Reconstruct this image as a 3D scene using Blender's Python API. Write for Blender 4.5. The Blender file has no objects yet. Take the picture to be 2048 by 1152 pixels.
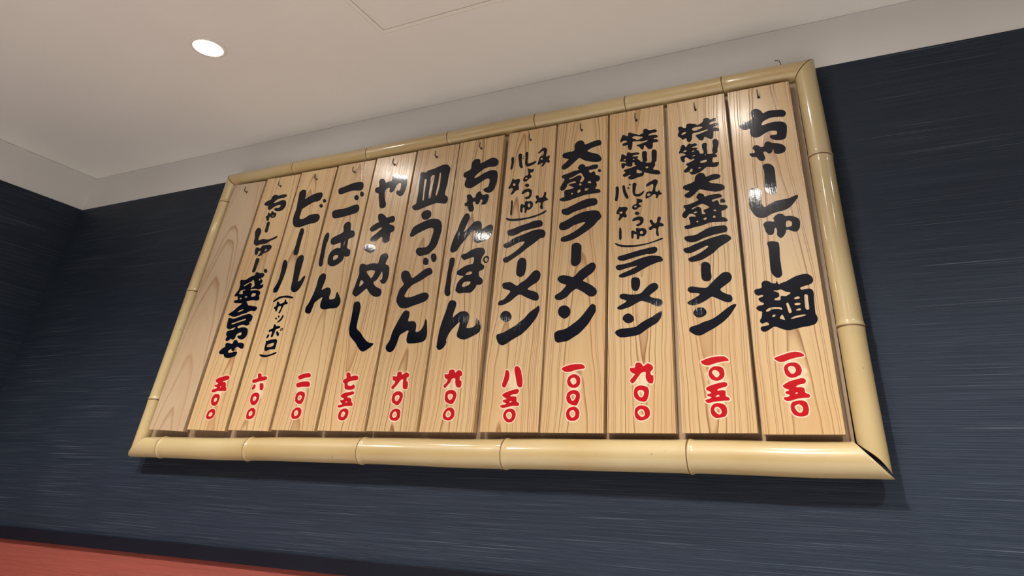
import bpy, bmesh, math, random
from mathutils import Vector, Matrix
PI = math.pi
S = 1.5                 # metres per survey unit
EYE = 1.45              # camera height above the floor
def W(x, y, z):         # survey point (camera at 0,0,0) -> room metres
    return Vector((x*S, y*S, z*S+EYE))

scene = bpy.context.scene
C = bpy.data.collections.new('ramen_shop_corner'); scene.collection.children.link(C)

# ------------------------------------------------------------------ camera
cam_data = bpy.data.cameras.new('camera'); cam = bpy.data.objects.new('camera', cam_data); C.objects.link(cam)
R0 = (0.9072007858754964, 0.4186036343871778, 0.041925307210893686)
R1 = (-0.18765435520506187, 0.4918400683841082, -0.8502230236999152)
R2 = (-0.3765269937260708, 0.7634555287701844, 0.5247504917442629)
m = Matrix.Identity(4)
for i in range(3):
    m[i][0] = R0[i]; m[i][1] = -R1[i]; m[i][2] = -R2[i]
m[2][3] = EYE
cam.matrix_world = m
cam_data.sensor_width = 36; cam_data.lens = 1328.68214/2048*36
cam_data.shift_x = (1024-1133.2629)/2048; cam_data.shift_y = (190.286-576)/2048
cam_data.clip_start = 0.02
scene.camera = cam
# ------------------------------------------------------------------ look and light
scene.view_settings.view_transform = 'Standard'; scene.view_settings.look = 'None'
scene.view_settings.gamma = 1; scene.view_settings.use_curve_mapping = False
scene.view_settings.exposure = 0.0
world = bpy.data.worlds.new('room_air'); scene.world = world; world.use_nodes = True
world.node_tree.nodes['Background'].inputs[0].default_value = (0.8, 0.85, 1.0, 1)
world.node_tree.nodes['Background'].inputs[1].default_value = 0.02

CEIL = 0.7623*S+EYE; WALL_Y = 1.04*S; WALL_X = -2.0473*S; BAND = 0.6636*S+EYE
ROOM_R = 2.4; ROOM_F = -3.4
# ceiling downlights: x, y (survey units), watts of the beam, half angle
LAMPS = [(-1.1535, 0.6802, 14, 44), (-0.235, 0.664, 14, 44), (0.70, 0.672, 14, 44),
         (-1.62, 0.20, 75, 69), (-1.18, 0.16, 85, 69), (-0.265, 0.235, 105, 69), (0.55, 0.20, 150, 69),
         (-1.80, -0.9, 165, 52), (-0.86, -0.9, 165, 52), (0.50, -0.9, 165, 52)]  # this last row is added behind the camera as overall fill light
LAMP_COLOR = (1.0, 0.94, 0.86)
DISC = 160.0
for i, (x, y, w, a) in enumerate(LAMPS):
    ld = bpy.data.lights.new('downlight_beam', 'SPOT'); ld.energy = w; ld.color = LAMP_COLOR
    ld.spot_size = math.radians(2*a); ld.spot_blend = 0.55; ld.shadow_soft_size = 0.035
    lo = bpy.data.objects.new('downlight_beam', ld); C.objects.link(lo)
    lo.location = (x*S, y*S, CEIL-0.012)

# ------------------------------------------------------------------ helpers
def link(name, me, mat, parent=None):
    o = bpy.data.objects.new(name, me); C.objects.link(o)
    if mat: me.materials.append(mat)
    if parent: o.parent = parent
    return o
def mesh(name, verts, faces, mat, parent=None, smooth=False):
    me = bpy.data.meshes.new(name); me.from_pydata([tuple(v) for v in verts], [], faces); me.update()
    if smooth:
        for p in me.polygons: p.use_smooth = True
    return link(name, me, mat, parent)
def box_data(a, b, vs, fs):
    n = len(vs)
    for z in (a[2], b[2]):
        for y in (a[1], b[1]):
            for x in (a[0], b[0]): vs.append((x, y, z))
    for f in ((0,2,3,1),(4,5,7,6),(0,1,5,4),(2,6,7,3),(0,4,6,2),(1,3,7,5)): fs.append(tuple(n+i for i in f))
def boxes(name, L, mat, parent=None, bevel=0.0):
    vs, fs = [], []
    for a, b in L: box_data(a, b, vs, fs)
    o = mesh(name, vs, fs, mat, parent)
    if bevel:
        bm = bmesh.new(); bm.from_mesh(o.data)
        bmesh.ops.bevel(bm, geom=bm.edges[:], offset=bevel, segments=2, affect='EDGES', profile=0.7)
        bm.to_mesh(o.data); bm.free()
    return o
def struct(o): o['kind'] = 'structure'; return o
def tag(o, label, cat, group=None):
    o['label'] = label; o['category'] = cat
    if group: o['group'] = group
    return o
def empty(name, loc=(0,0,0)):
    o = bpy.data.objects.new(name, None); C.objects.link(o); o.location = loc; o.empty_display_size = 0.05
    return o
def tube(name, pts, r, mat, parent=None, n=10):
    vs, fs = [], []
    pts = [Vector(p) for p in pts]; rs = r if isinstance(r, (list, tuple)) else [r]*len(pts)
    up = Vector((1, 0, 0))
    for i, p in enumerate(pts):
        d = (pts[min(i+1, len(pts)-1)]-pts[max(i-1, 0)]).normalized()
        u = up - d*up.dot(d)
        if u.length < 1e-3: u = Vector((0,1,0)) - d*d.y
        u.normalize(); v = d.cross(u)
        for k in range(n):
            a = 2*PI*k/n; vs.append(p+(u*math.cos(a)+v*math.sin(a))*rs[i])
    for i in range(len(pts)-1):
        for k in range(n):
            fs.append((i*n+k, i*n+(k+1)%n, (i+1)*n+(k+1)%n, (i+1)*n+k))
    fs.append(tuple(range(n-1, -1, -1))); fs.append(tuple((len(pts)-1)*n+k for k in range(n)))
    return mesh(name, vs, fs, mat, parent, True)

# ------------------------------------------------------------------ materials
class NT:
    def __init__(s, name):
        s.m = bpy.data.materials.new(name); s.m.use_nodes = True; s.t = s.m.node_tree; s.N = s.t.nodes
        s.b = s.N['Principled BSDF']
    def n(s, typ, **kw):
        o = s.N.new(typ)
        for k, v in kw.items(): setattr(o, k, v)
        return o
    def l(s, a, b): s.t.links.new(a, b)
    def val(s, sock, v):
        if hasattr(v, 'is_linked') or isinstance(v, bpy.types.NodeSocket): s.l(v, sock)
        else: sock.default_value = v
    def math(s, op, a, b=None, c=None, clamp=False):
        o = s.n('ShaderNodeMath', operation=op, use_clamp=clamp); s.val(o.inputs[0], a)
        if b is not None: s.val(o.inputs[1], b)
        if c is not None: s.val(o.inputs[2], c)
        return o.outputs[0]
    def obj(s):
        return s.n('ShaderNodeTexCoord').outputs['Object']
    def sep(s, v):
        o = s.n('ShaderNodeSeparateXYZ'); s.l(v, o.inputs[0]); return o.outputs
    def comb(s, x, y, z):
        o = s.n('ShaderNodeCombineXYZ')
        for i, v in enumerate((x, y, z)): s.val(o.inputs[i], v)
        return o.outputs[0]
    def noise(s, vec, scale, detail=2.0, rough=0.5, dist=0.0):
        o = s.n('ShaderNodeTexNoise'); s.l(vec, o.inputs['Vector']); o.inputs['Scale'].default_value = scale
        o.inputs['Detail'].default_value = detail; o.inputs['Roughness'].default_value = rough
        o.inputs['Distortion'].default_value = dist
        return o.outputs['Fac']
    def mapping(s, vec, scale=(1,1,1), loc=(0,0,0)):
        o = s.n('ShaderNodeMapping'); s.l(vec, o.inputs[0]); o.inputs['Scale'].default_value = scale; o.inputs['Location'].default_value = loc
        return o.outputs[0]
    def ramp(s, fac, stops):
        o = s.n('ShaderNodeValToRGB'); s.l(fac, o.inputs[0]); e = o.color_ramp.elements
        while len(e) < len(stops): e.new(0.5)
        for i, (p, c) in enumerate(stops):
            e[i].position = p; e[i].color = (c if isinstance(c, tuple) else (c, c, c))+(1,)
        return o.outputs['Color']
    def mix(s, f, a, b, blend='MIX'):
        o = s.n('ShaderNodeMix', data_type='RGBA', blend_type=blend)
        s.val(o.inputs[0], f)
        for k, v in ((6, a), (7, b)):
            if isinstance(v, tuple): o.inputs[k].default_value = v+(1,)
            else: s.l(v, o.inputs[k])
        return o.outputs[2]
    def bump(s, h, strength, dist):
        o = s.n('ShaderNodeBump'); s.l(h, o.inputs['Height']); o.inputs['Strength'].default_value = strength
        o.inputs['Distance'].default_value = dist; s.l(o.outputs[0], s.b.inputs['Normal'])
        return o
    def set(s, **kw):
        for k, v in kw.items():
            i = s.b.inputs[k.replace('_', ' ')]
            if isinstance(v, bpy.types.NodeSocket): s.l(v, i)
            else: i.default_value = v+(1,) if isinstance(v, tuple) and len(v) == 3 else v
def srgb(r, g, b):
    f = lambda c: (c/255/12.92 if c/255 <= 0.04045 else ((c/255+0.055)/1.055)**2.4)
    return (f(r), f(g), f(b))

def wood(name, seed, pale, dark, cx, depth, slope, freq, price=None, lines=1.0, rough=0.34, flip=1):
    """flat-sawn board: rings of a tilted log cut by the board's face; object space, z along the grain"""
    rnd = random.Random(seed); t = NT(name); o = t.obj(); x, y, z = t.sep(o)
    off = rnd.uniform(0, 50)
    wob = t.noise(t.mapping(o, (1.2, 1, 1.9), (off, 0, off)), 2.2, 2, 0.5)
    wob2 = t.noise(t.mapping(o, (9, 1, 1.6), (off, 3, off)), 3.0, 2, 0.5)
    xx = t.math('ADD', t.math('SUBTRACT', x, cx), t.math('MULTIPLY', t.math('SUBTRACT', wob, 0.5), 0.035))
    yy = t.math('ADD', t.math('MULTIPLY_ADD', z, slope*flip, depth), t.math('MULTIPLY', t.math('SUBTRACT', wob2, 0.5), 0.006))
    yy = t.math('ADD', yy, y)
    r = t.math('SQRT', t.math('ADD', t.math('MULTIPLY', xx, xx), t.math('MULTIPLY', yy, yy)))
    ph = t.math('MULTIPLY', r, freq)
    jit = t.noise(t.comb(ph, 0.0, 0.0), 0.45, 2, 0.6)
    ph = t.math('MULTIPLY_ADD', jit, 4.0, ph)
    fr = t.math('FRACT', ph)
    late = t.ramp(fr, [(0.0, 0.0), (0.56, 0.05), (0.82, 0.6), (0.91, 1.0), (1.0, 0.0)])
    band = t.noise(t.comb(t.math('MULTIPLY', ph, 1.0), 0.0, t.math('MULTIPLY', z, 0.6)), 0.9, 1, 0.5)
    amt = t.math('MULTIPLY', late, t.math('MULTIPLY_ADD', band, 3.2, -0.6), None, True)
    fib = t.noise(t.mapping(o, (420, 60, 6), (off, 0, 0)), 1.0, 3, 0.6)
    blot = t.noise(t.mapping(o, (5, 1, 2.2), (0, off, 0)), 1.6, 3, 0.55)
    c = t.mix(t.math('MULTIPLY', amt, 1.15*lines, None, True), pale, dark)
    warm = tuple(min(1, a*b) for a, b in zip(pale, (0.88, 0.74, 0.62)))
    c = t.mix(t.ramp(blot, [(0.42, 0.0), (0.72, 0.55)]), c, warm, 'MIX')
    c = t.mix(t.ramp(fib, [(0.3, 0.0), (0.75, 0.22)]), c, (0.55, 0.40, 0.26), 'MULTIPLY')
    if price:       # rubbed pale patch where an older price was sanded off and painted over
        dx = t.math('DIVIDE', t.math('SUBTRACT', x, price[0]), 0.034)
        dz = t.math('DIVIDE', t.math('SUBTRACT', z, price[1]), 0.050)
        d2 = t.math('ADD', t.math('MULTIPLY', dx, dx), t.math('MULTIPLY', dz, dz))
        nn = t.noise(t.mapping(o, (1,1,1), (off,0,0)), 45, 3, 0.6)
        mk = t.ramp(t.math('MULTIPLY_ADD', nn, 1.4, t.math('MULTIPLY', d2, -1.0)), [(0.25, 0.0), (0.6, 0.5)])
        c = t.mix(mk, c, (0.80, 0.70, 0.52))
    t.set(Base_Color=c, Roughness=rough, IOR=1.5, Coat_Weight=0.5, Coat_Roughness=0.2, Coat_IOR=1.45)
    h = t.math('ADD', t.math('MULTIPLY', late, 0.6), t.math('MULTIPLY', fib, 0.55))
    b = t.bump(h, 0.32, 0.0009)
    t.l(b.outputs[0], t.b.inputs['Coat Normal'])
    return t.m

def plain(name, col, rough=0.6, nscale=8.0, namt=0.08, bump=0.0, bscale=300.0, spec=0.5):
    t = NT(name); o = t.obj(); n = t.noise(o, nscale, 3, 0.6)
    c = t.mix(t.ramp(n, [(0.3, 0.0), (0.75, 1.0)]), tuple(a*(1+namt) for a in col), tuple(a*(1-namt) for a in col))
    t.set(Base_Color=c, Roughness=rough); t.b.inputs['Specular IOR Level'].default_value = spec
    if bump: t.bump(t.noise(o, bscale, 2, 0.6), bump, 0.001)
    return t.m

def textile(name, axis, base, thread, thread2, amt=0.6, fabric=True):
    """wallpaper of horizontal slub threads; axis = the wall's horizontal axis"""
    t = NT(name); o = t.obj(); x, y, z = t.sep(o); u = x if axis == 'x' else y
    def streak(su, sz, seed, det=2):
        return t.noise(t.comb(t.math('MULTIPLY', u, su), seed, t.math('MULTIPLY', z, sz)), 1.0, det, 0.55)
    wav = t.math('MULTIPLY_ADD', t.math('SUBTRACT', streak(1.6, 3, 9.0, 1), 0.5), 0.005, z)
    def streakw(su, sz, seed, det=2):
        return t.noise(t.comb(t.math('MULTIPLY', u, su), seed, t.math('MULTIPLY', wav, sz)), 1.0, det, 0.55)
    fine = streakw(6, 1100, 1.0, 2); mid = streakw(3.0, 480, 5.0, 2); slub = streakw(2.6, 640, 11.0, 1); patchy = streak(2.2, 9, 21.0, 2)
    c = t.mix(t.ramp(fine, [(0.25, 0.0), (0.8, 1.0)]), tuple(a*0.72 for a in base), tuple(a*1.25 for a in base))
    c = t.mix(t.math('MULTIPLY', t.ramp(mid, [(0.45, 0.0), (0.72, 1.0)]), 0.45), c, thread)
    sl = t.math('MULTIPLY', t.ramp(slub, [(0.62, 0.0), (0.72, 1.0)]), t.ramp(patchy, [(0.35, 0.25), (0.62, 1.0)]))
    c = t.mix(t.math('MULTIPLY', sl, amt*0.8), c, thread2)
    t.set(Base_Color=c, Roughness=0.46, Specular_Tint=(0.70, 0.80, 1.0)); t.b.inputs['Specular IOR Level'].default_value = 0.28
    t.bump(t.math('ADD', t.math('MULTIPLY', fine, 0.35), t.math('ADD', t.math('MULTIPLY', mid, 0.7), t.math('MULTIPLY', sl, 1.6))), 0.6, 0.0016)
    return t.m

M_PAPER_B = textile('navy_textile_wallpaper', 'x', (0.0160, 0.0225, 0.036), (0.042, 0.056, 0.082), (0.19, 0.225, 0.28))
M_PAPER_L = textile('navy_textile_wallpaper_side', 'y', (0.0160, 0.0225, 0.036), (0.042, 0.056, 0.082), (0.19, 0.225, 0.28))
M_RED_B = textile('red_textile_panel', 'x', (0.275, 0.068, 0.05), (0.295, 0.078, 0.06), (0.33, 0.105, 0.08), 0.3)
M_RED_L = textile('red_textile_panel_side', 'y', (0.275, 0.068, 0.05), (0.295, 0.078, 0.06), (0.33, 0.105, 0.08), 0.3)
M_CEIL = plain('ceiling_paint', (0.725, 0.71, 0.685), 0.75, 3.0, 0.02, 0.15, 260)
M_BAND = plain('cornice_paint', (0.71, 0.70, 0.685), 0.6, 4.0, 0.02, 0.08, 200)
M_RAIL = plain('black_rail_paint', (0.004, 0.006, 0.012), 0.45, 12, 0.2, 0, 300, 0.25)
M_FLOOR = plain('pale_stone_floor', (0.70, 0.69, 0.67), 0.6, 6, 0.05)
M_BEIGE = plain('navy_wall_paint', (0.030, 0.034, 0.045), 0.7, 4, 0.04)
M_WHITE = plain('white_enamel', (0.75, 0.72, 0.68), 0.45, 10, 0.02)
M_DARKGAP = plain('dark_joint', (0.05, 0.045, 0.04), 0.9, 20, 0.3)  # dark backing that shows through the hatch joints
def emit(name, col, s):
    t = NT(name); t.set(Base_Color=(0.9, 0.9, 0.88), Emission_Color=col, Emission_Strength=s); return t.m
M_LAMP = emit('lamp_diffuser', (1.0, 0.93, 0.84), DISC)
def paint(name, col, rough, bump):
    t = NT(name); o = t.obj()
    g = t.noise(t.mapping(o, (300, 60, 7)), 1.0, 2, 0.6); q = t.noise(o, 140, 2, 0.5)
    t.set(Base_Color=col, Roughness=rough*4, IOR=1.2, Coat_Weight=0.8, Coat_Roughness=rough, Coat_IOR=1.34)
    b = t.bump(t.math('MULTIPLY_ADD', g, 1.0, t.math('MULTIPLY', q, 0.35)), bump, 0.0006)
    t.l(b.outputs[0], t.b.inputs['Coat Normal'])
    return t.m
M_INK = paint('black_lacquer_paint', (0.0005, 0.0022, 0.0085), 0.06, 0.22)
M_REDINK = paint('red_lacquer_paint', (0.40, 0.005, 0.010), 0.12, 0.3)
M_HALO = plain('sanded_pale_wood', (0.74, 0.54, 0.40), 0.5, 60, 0.08)
M_HOOK = plain('dark_bronze_wire', (0.018, 0.010, 0.010), 0.35, 40, 0.2)
M_HOLE = plain('hook_hole_painted_shade', (0.012, 0.008, 0.008), 0.8, 40, 0.2)  # dark colour stands in for the shade inside the hook holes
PLANKS = {
 1: dict(xt=-0.1298, xb=-0.1284, w=0.1033, zb=0.0905, hook=(-0.1301, 0.603),
  ink=[[-351,1300,-373,1310,-385,1325,-389,1338,-389,1348,-387,1355,-381,1365,-370,1372,-358,1376,-278,1385,-270,1390,-267,1403,-278,1421,-285,1428,-293,1431,-318,1428,-348,1413,-358,1411,-370,1417,-383,1430,-389,1445,-385,1463,-380,1473,-365,1489,-357,1503,-347,1545,-344,1575,-352,1584,-382,1590,-395,1597,-413,1618,-418,1635,-410,1650,-390,1664,-365,1669,-335,1670,-315,1676,-305,1682,-305,1692,-315,1703,-347,1718,-357,1726,-369,1742,-375,1760,-373,1768,-362,1777,-314,1790,-302,1797,-299,1802,-307,1811,-319,1816,-329,1816,-357,1809,-372,1809,-382,1812,-399,1822,-413,1835,-419,1848,-423,1870,-422,1880,-419,1888,-405,1900,-391,1905,-379,1908,-336,1912,-314,1919,-309,1930,-306,1950,-306,1960,-309,1972,-307,1980,-287,2008,-264,2018,-239,2019,-214,2013,-198,2005,-169,1981,-154,1974,-134,1969,-102,1970,-98,1975,-97,1988,-94,1992,-89,1996,-84,1995,-79,1990,-72,1960,-59,1950,-51,1948,-36,1964,36,1980,152,2033,191,2048,231,2058,291,2068,324,2069,351,2064,376,2050,400,2028,412,2005,417,1988,417,1970,408,1945,394,1930,379,1920,359,1912,296,1900,241,1885,230,1880,225,1870,225,1862,229,1855,236,1849,243,1846,331,1856,356,1853,381,1841,392,1822,397,1802,397,1765,389,1707,379,1520,382,1500,398,1460,398,1438,393,1413,383,1395,360,1370,340,1360,322,1355,267,1344,187,1336,14,1304,-11,1304,-61,1312,-83,1320,-163,1355,-195,1363,-220,1356,-266,1327,-301,1310,-328,1300],
   [-51,1445,-43,1444,-40,1450,-60,1513,-65,1518,-70,1520,-84,1510,-106,1483,-108,1473,-104,1468,-93,1462],
   [40,1455,45,1453,62,1454,217,1482,245,1490,249,1495,245,1500,232,1504,205,1504,155,1498,112,1490,67,1478,42,1463,40,1460],
   [-202,1495,-185,1497,-168,1505,-162,1518,-163,1523,-170,1528,-185,1528,-208,1518,-211,1508,-208,1500],
   [32,1535,40,1534,58,1540,65,1548,66,1555,58,1595,35,1675,28,1681,15,1678,7,1672,4,1662,22,1555,26,1543],
   [135,1563,173,1561,188,1565,193,1570,196,1578,187,1590,170,1591,133,1579,128,1573,129,1568],
   [273,1565,283,1563,295,1566,303,1573,306,1580,309,1618,309,1700,314,1755,310,1770,299,1778,283,1779,273,1775,268,1770,265,1755,259,1697,256,1598,261,1575],
   [-271,1575,-265,1574,-255,1577,-205,1600,-167,1606,-107,1601,-65,1586,-60,1590,-60,1598,-63,1613,-71,1620,-97,1626,-155,1631,-200,1631,-222,1628,-255,1617,-288,1593,-292,1585,-290,1580],
   [130,1638,170,1636,193,1641,199,1648,201,1655,198,1660,185,1665,170,1669,150,1669,120,1663,115,1658,115,1653,122,1643],
   [131,1720,173,1721,193,1725,198,1730,199,1737,196,1748,189,1755,181,1758,168,1758,131,1744,126,1740,124,1732,126,1725],
   [-118,1722,-84,1721,-69,1727,-64,1742,-60,1770,-57,1776,-49,1782,-37,1783,-4,1774,16,1775,58,1793,74,1802,81,1810,82,1818,73,1827,21,1835,-27,1867,-42,1873,-52,1874,-104,1864,-117,1864,-137,1870,-144,1868,-144,1860,-139,1854,-104,1844,-88,1832,-78,1818,-73,1802,-77,1780,-86,1770,-102,1762,-137,1755,-149,1745,-151,1735,-147,1730],
   [-66,2045,-79,2047,-94,2055,-126,2088,-139,2110,-145,2128,-152,2170,-152,2253,-149,2268,-146,2375,-144,2390,-144,2495,-156,2565,-155,2580,-147,2592,-135,2598,-120,2601,-80,2601,-47,2595,-7,2580,11,2565,16,2542,16,2485,3,2340,5,2098,-2,2075,-19,2057,-39,2047],
   [48,2635,39,2640,18,2662,11,2672,5,2690,4,2710,12,2742,12,2765,6,2792,1,2802,-4,2804,-9,2802,-22,2788,-28,2775,-31,2745,-36,2728,-54,2707,-64,2700,-77,2696,-94,2697,-114,2702,-122,2707,-134,2719,-155,2755,-166,2818,-180,2868,-177,2880,-165,2898,-148,2910,-131,2915,-76,2916,-31,2900,-19,2902,-10,2910,-7,2918,-20,2945,-20,2952,-16,2962,16,2996,44,3011,74,3019,101,3015,129,3003,151,2974,166,2965,219,2966,261,2955,304,2938,339,2913,349,2900,357,2875,360,2848,352,2792,342,2760,324,2732,306,2715,298,2710,283,2706,253,2712,228,2722,176,2752,156,2753,144,2745,135,2710,103,2666,83,2647,68,2639],
   [159,2790,173,2789,211,2797,226,2803,234,2810,242,2830,242,2858,237,2868,222,2882,209,2890,191,2894,174,2890,163,2882,158,2868,150,2822,151,2800],
   [-174,2980,-204,2984,-224,2990,-254,3005,-276,3022,-289,3038,-313,3075,-339,3135,-349,3167,-354,3200,-357,3238,-357,3285,-354,3325,-339,3430,-337,3468,-327,3478,-305,3488,-285,3493,-255,3494,-237,3490,-212,3482,-187,3468,-174,3458,-157,3433,-150,3418,-146,3403,-147,3388,-164,3308,-165,3265,-164,3230,-158,3205,-150,3183,-137,3160,-131,3154,-123,3152,-108,3157,-81,3175,-58,3187,-3,3214,29,3225,89,3234,235,3244,267,3252,330,3275,367,3283,382,3283,388,3275,388,3258,381,3240,369,3224,309,3159,267,3116,239,3097,219,3087,182,3071,142,3060,62,3051,-9,3035,-47,3022,-129,2984,-151,2979],
   [27,3342,12,3345,-8,3352,-33,3365,-55,3381,-68,3397,-75,3413,-81,3430,-84,3453,-83,3525,-66,3713,-66,3772,-77,3820,-80,3842,-76,3853,-66,3863,-49,3873,-26,3878,-11,3878,24,3872,34,3868,55,3852,72,3835,84,3818,94,3790,100,3762,99,3665,94,3598,94,3500,88,3408,83,3380,69,3358,52,3344],
   [-79,3935,-99,3941,-127,3965,-153,4012,-161,4021,-173,4026,-193,4027,-218,4032,-237,4045,-252,4060,-256,4068,-259,4078,-259,4090,-251,4100,-241,4103,-228,4104,-188,4097,-181,4100,-172,4112,-170,4122,-172,4132,-192,4167,-199,4188,-199,4200,-191,4212,-173,4228,-163,4233,-130,4233,-112,4225,-70,4188,-61,4186,-33,4187,-20,4191,-14,4198,-6,4232,2,4246,27,4265,42,4269,62,4265,82,4258,111,4230,120,4225,165,4216,195,4210,257,4182,272,4171,297,4143,310,4120,313,4095,307,4065,293,4042,272,4028,234,4019,189,4016,159,4022,134,4039,126,4050,123,4060,123,4095,119,4110,114,4116,111,4112,104,4085,97,4072,82,4057,64,4047,52,4047,29,4060,-3,4094,-13,4097,-28,4095,-40,4088,-42,4078,-23,4000,-22,3982,-26,3968,-31,3954,-41,3944,-59,3937],
   [247,4257,187,4267,137,4288,120,4300,109,4312,97,4332,92,4345,97,4360,105,4368,112,4370,177,4364,195,4364,205,4369,213,4382,217,4412,212,4428,203,4436,180,4443,140,4449,88,4446,68,4441,40,4431,-65,4375,-110,4369,-140,4373,-160,4382,-179,4395,-193,4410,-203,4430,-211,4465,-211,4482,-203,4532,-205,4550,-210,4553,-220,4553,-260,4544,-280,4544,-307,4550,-325,4560,-349,4581,-362,4598,-371,4615,-375,4628,-375,4642,-367,4656,-350,4670,-327,4680,-287,4693,-189,4710,-169,4717,-151,4732,-146,4740,-146,4748,-160,4805,-160,4845,-155,4870,-146,4885,-116,4904,-86,4911,-64,4908,-46,4901,-24,4888,-8,4872,6,4856,29,4812,39,4804,54,4805,89,4820,111,4826,134,4829,186,4828,266,4817,309,4813,339,4807,354,4800,371,4788,382,4778,391,4762,399,4740,400,4725,397,4715,382,4688,361,4674,351,4671,331,4672,281,4683,208,4694,163,4694,126,4688,66,4668,26,4648,6,4633,-10,4602,-13,4592,-10,4585,1,4580,11,4579,23,4580,83,4595,116,4601,146,4604,211,4604,238,4601,286,4593,316,4583,341,4570,361,4555,373,4532,381,4505,381,4465,371,4392,353,4315,335,4280,320,4266,290,4257]],
  red=[[-8,212,-38,217,-56,222,-71,228,-84,238,-99,257,-109,277,-112,290,-114,325,-111,342,-105,358,-96,370,-83,383,-65,391,-30,400,10,404,30,405,50,403,85,391,96,383,104,370,110,350,115,318,115,292,106,257,97,240,87,230,72,222,44,214,19,211],
   [-14,257,9,257,22,262,37,282,43,300,40,322,33,338,21,348,-5,358,-18,358,-48,343,-58,336,-62,328,-57,310,-44,285,-31,269],
   [-150,400,-169,408,-179,415,-188,430,-188,440,-185,443,-173,446,-143,447,-118,456,-108,463,-105,470,-110,478,-148,490,-156,497,-160,505,-158,510,-153,514,-110,526,-103,532,-108,538,-143,551,-170,567,-182,580,-183,585,-180,591,-132,622,-80,645,70,678,90,678,110,672,123,660,128,642,120,625,108,612,95,607,53,603,25,595,0,585,-7,578,-9,572,-5,568,0,566,50,566,70,563,90,555,96,545,96,507,98,500,107,491,135,482,148,473,154,465,156,458,150,445,142,439,132,436,62,434,-13,426,-90,404,-125,399],
   [-26,485,-15,485,0,491,4,497,-1,502,-10,503,-25,500,-30,493],
   [-47,685,-75,690,-93,698,-112,712,-122,725,-130,740,-135,765,-138,785,-137,815,-131,830,-117,846,-97,860,-79,869,-44,878,3,879,38,872,51,866,67,853,81,833,86,820,91,800,93,773,88,755,78,735,71,725,60,717,15,697,-22,687],
   [-41,735,-25,735,-7,745,11,763,17,775,16,795,9,813,-7,827,-29,834,-49,836,-62,833,-79,819,-86,805,-82,785,-67,758,-55,742],
   [-179,892,-197,897,-214,906,-247,929,-252,935,-253,940,-249,945,-239,951,-186,968,-41,1008,29,1016,74,1011,104,1004,121,995,139,982,147,975,151,968,151,962,144,957,108,947,41,941,-9,930,-52,919,-122,894,-139,891]],
  halo=[[-8,195,-71,210,-101,232,-120,262,-129,292,-131,328,-117,378,-153,383,-178,394,-198,413,-205,432,-204,445,-195,456,-153,470,-176,502,-174,515,-160,537,-194,568,-200,582,-196,595,-162,624,-79,668,-130,708,-144,730,-152,760,-156,790,-153,820,-144,840,-117,873,-177,875,-209,885,-254,914,-266,928,-270,940,-259,958,-226,973,-61,1021,6,1031,61,1031,106,1021,146,998,167,972,163,952,138,937,26,920,-33,903,53,883,78,863,98,835,108,803,110,773,98,738,75,703,125,681,139,665,145,642,138,622,123,604,83,582,110,555,117,508,156,488,168,473,172,458,166,440,152,426,98,415,92,410,118,378,132,320,130,280,112,233,92,214,64,202],
   [-7,275,14,280,25,305,17,329,-8,340,-33,332,-41,320,-28,292],
   [-34,753,-9,765,-1,788,-9,808,-36,818,-59,814,-67,798,-52,765]]),
 2: dict(xt=-0.2388, xb=-0.2374, w=0.1033, zb=0.0917, hook=(-0.2393, 0.601),
  ink=[[-191,1283,-223,1287,-253,1296,-276,1308,-320,1339,-333,1356,-339,1370,-333,1388,-320,1406,-295,1418,-200,1438,-125,1469,-20,1495,25,1511,75,1536,120,1563,240,1644,277,1665,315,1686,355,1699,373,1700,380,1698,389,1690,391,1683,380,1665,294,1556,235,1500,197,1470,160,1445,47,1380,-50,1336,-128,1298,-166,1285],
   [-172,1538,-202,1545,-231,1561,-242,1572,-255,1593,-261,1608,-261,1618,-251,1638,-242,1651,-220,1671,-180,1686,-147,1687,-132,1686,-112,1682,-100,1677,-88,1668,-75,1654,-65,1638,-59,1616,-59,1601,-62,1591,-70,1579,-82,1567,-97,1557,-135,1543],
   [-259,1723,-297,1728,-319,1738,-340,1758,-343,1765,-340,1773,-332,1781,-317,1791,-244,1822,-164,1863,-149,1874,-144,1886,-147,1890,-159,1896,-201,1904,-261,1910,-281,1914,-295,1920,-318,1940,-327,1956,-326,1974,-312,1996,-286,2006,-271,2009,-249,2009,-151,1985,-64,1972,-39,1973,-21,1979,-6,1990,25,2020,114,2096,184,2150,219,2173,239,2181,262,2184,294,2184,322,2174,337,2163,350,2146,362,2110,360,2086,347,2056,326,2033,186,1946,176,1936,173,1926,181,1906,203,1888,241,1865,261,1855,306,1840,318,1833,327,1826,338,1808,344,1785,338,1760,328,1745,311,1735,291,1730,276,1730,251,1735,211,1750,68,1822,53,1828,38,1831,18,1826,-29,1796,-129,1750,-207,1728],
   [-34,2070,-51,2073,-74,2083,-86,2095,-94,2110,-99,2130,-102,2156,-102,2253,-94,2323,-88,2340,-81,2350,-65,2363,-45,2373,-38,2373,-13,2368,10,2360,25,2349,43,2328,52,2306,53,2256,51,2213,58,2138,49,2103,36,2082,14,2072,-4,2069],
   [-233,2388,-250,2390,-263,2396,-284,2416,-288,2423,-289,2436,-288,2443,-283,2451,-258,2463,-152,2495,-75,2530,-10,2568,28,2593,38,2603,40,2610,39,2616,18,2622,0,2618,-180,2548,-227,2535,-265,2529,-307,2535,-332,2547,-345,2563,-358,2586,-361,2596,-360,2606,-352,2612,-332,2621,-257,2633,-189,2662,-67,2698,66,2734,246,2769,281,2774,301,2774,328,2769,351,2762,373,2749,396,2727,406,2713,409,2703,406,2690,397,2678,378,2665,208,2574,178,2551,125,2505,73,2475,-23,2427,-75,2407,-118,2397,-170,2389],
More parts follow.
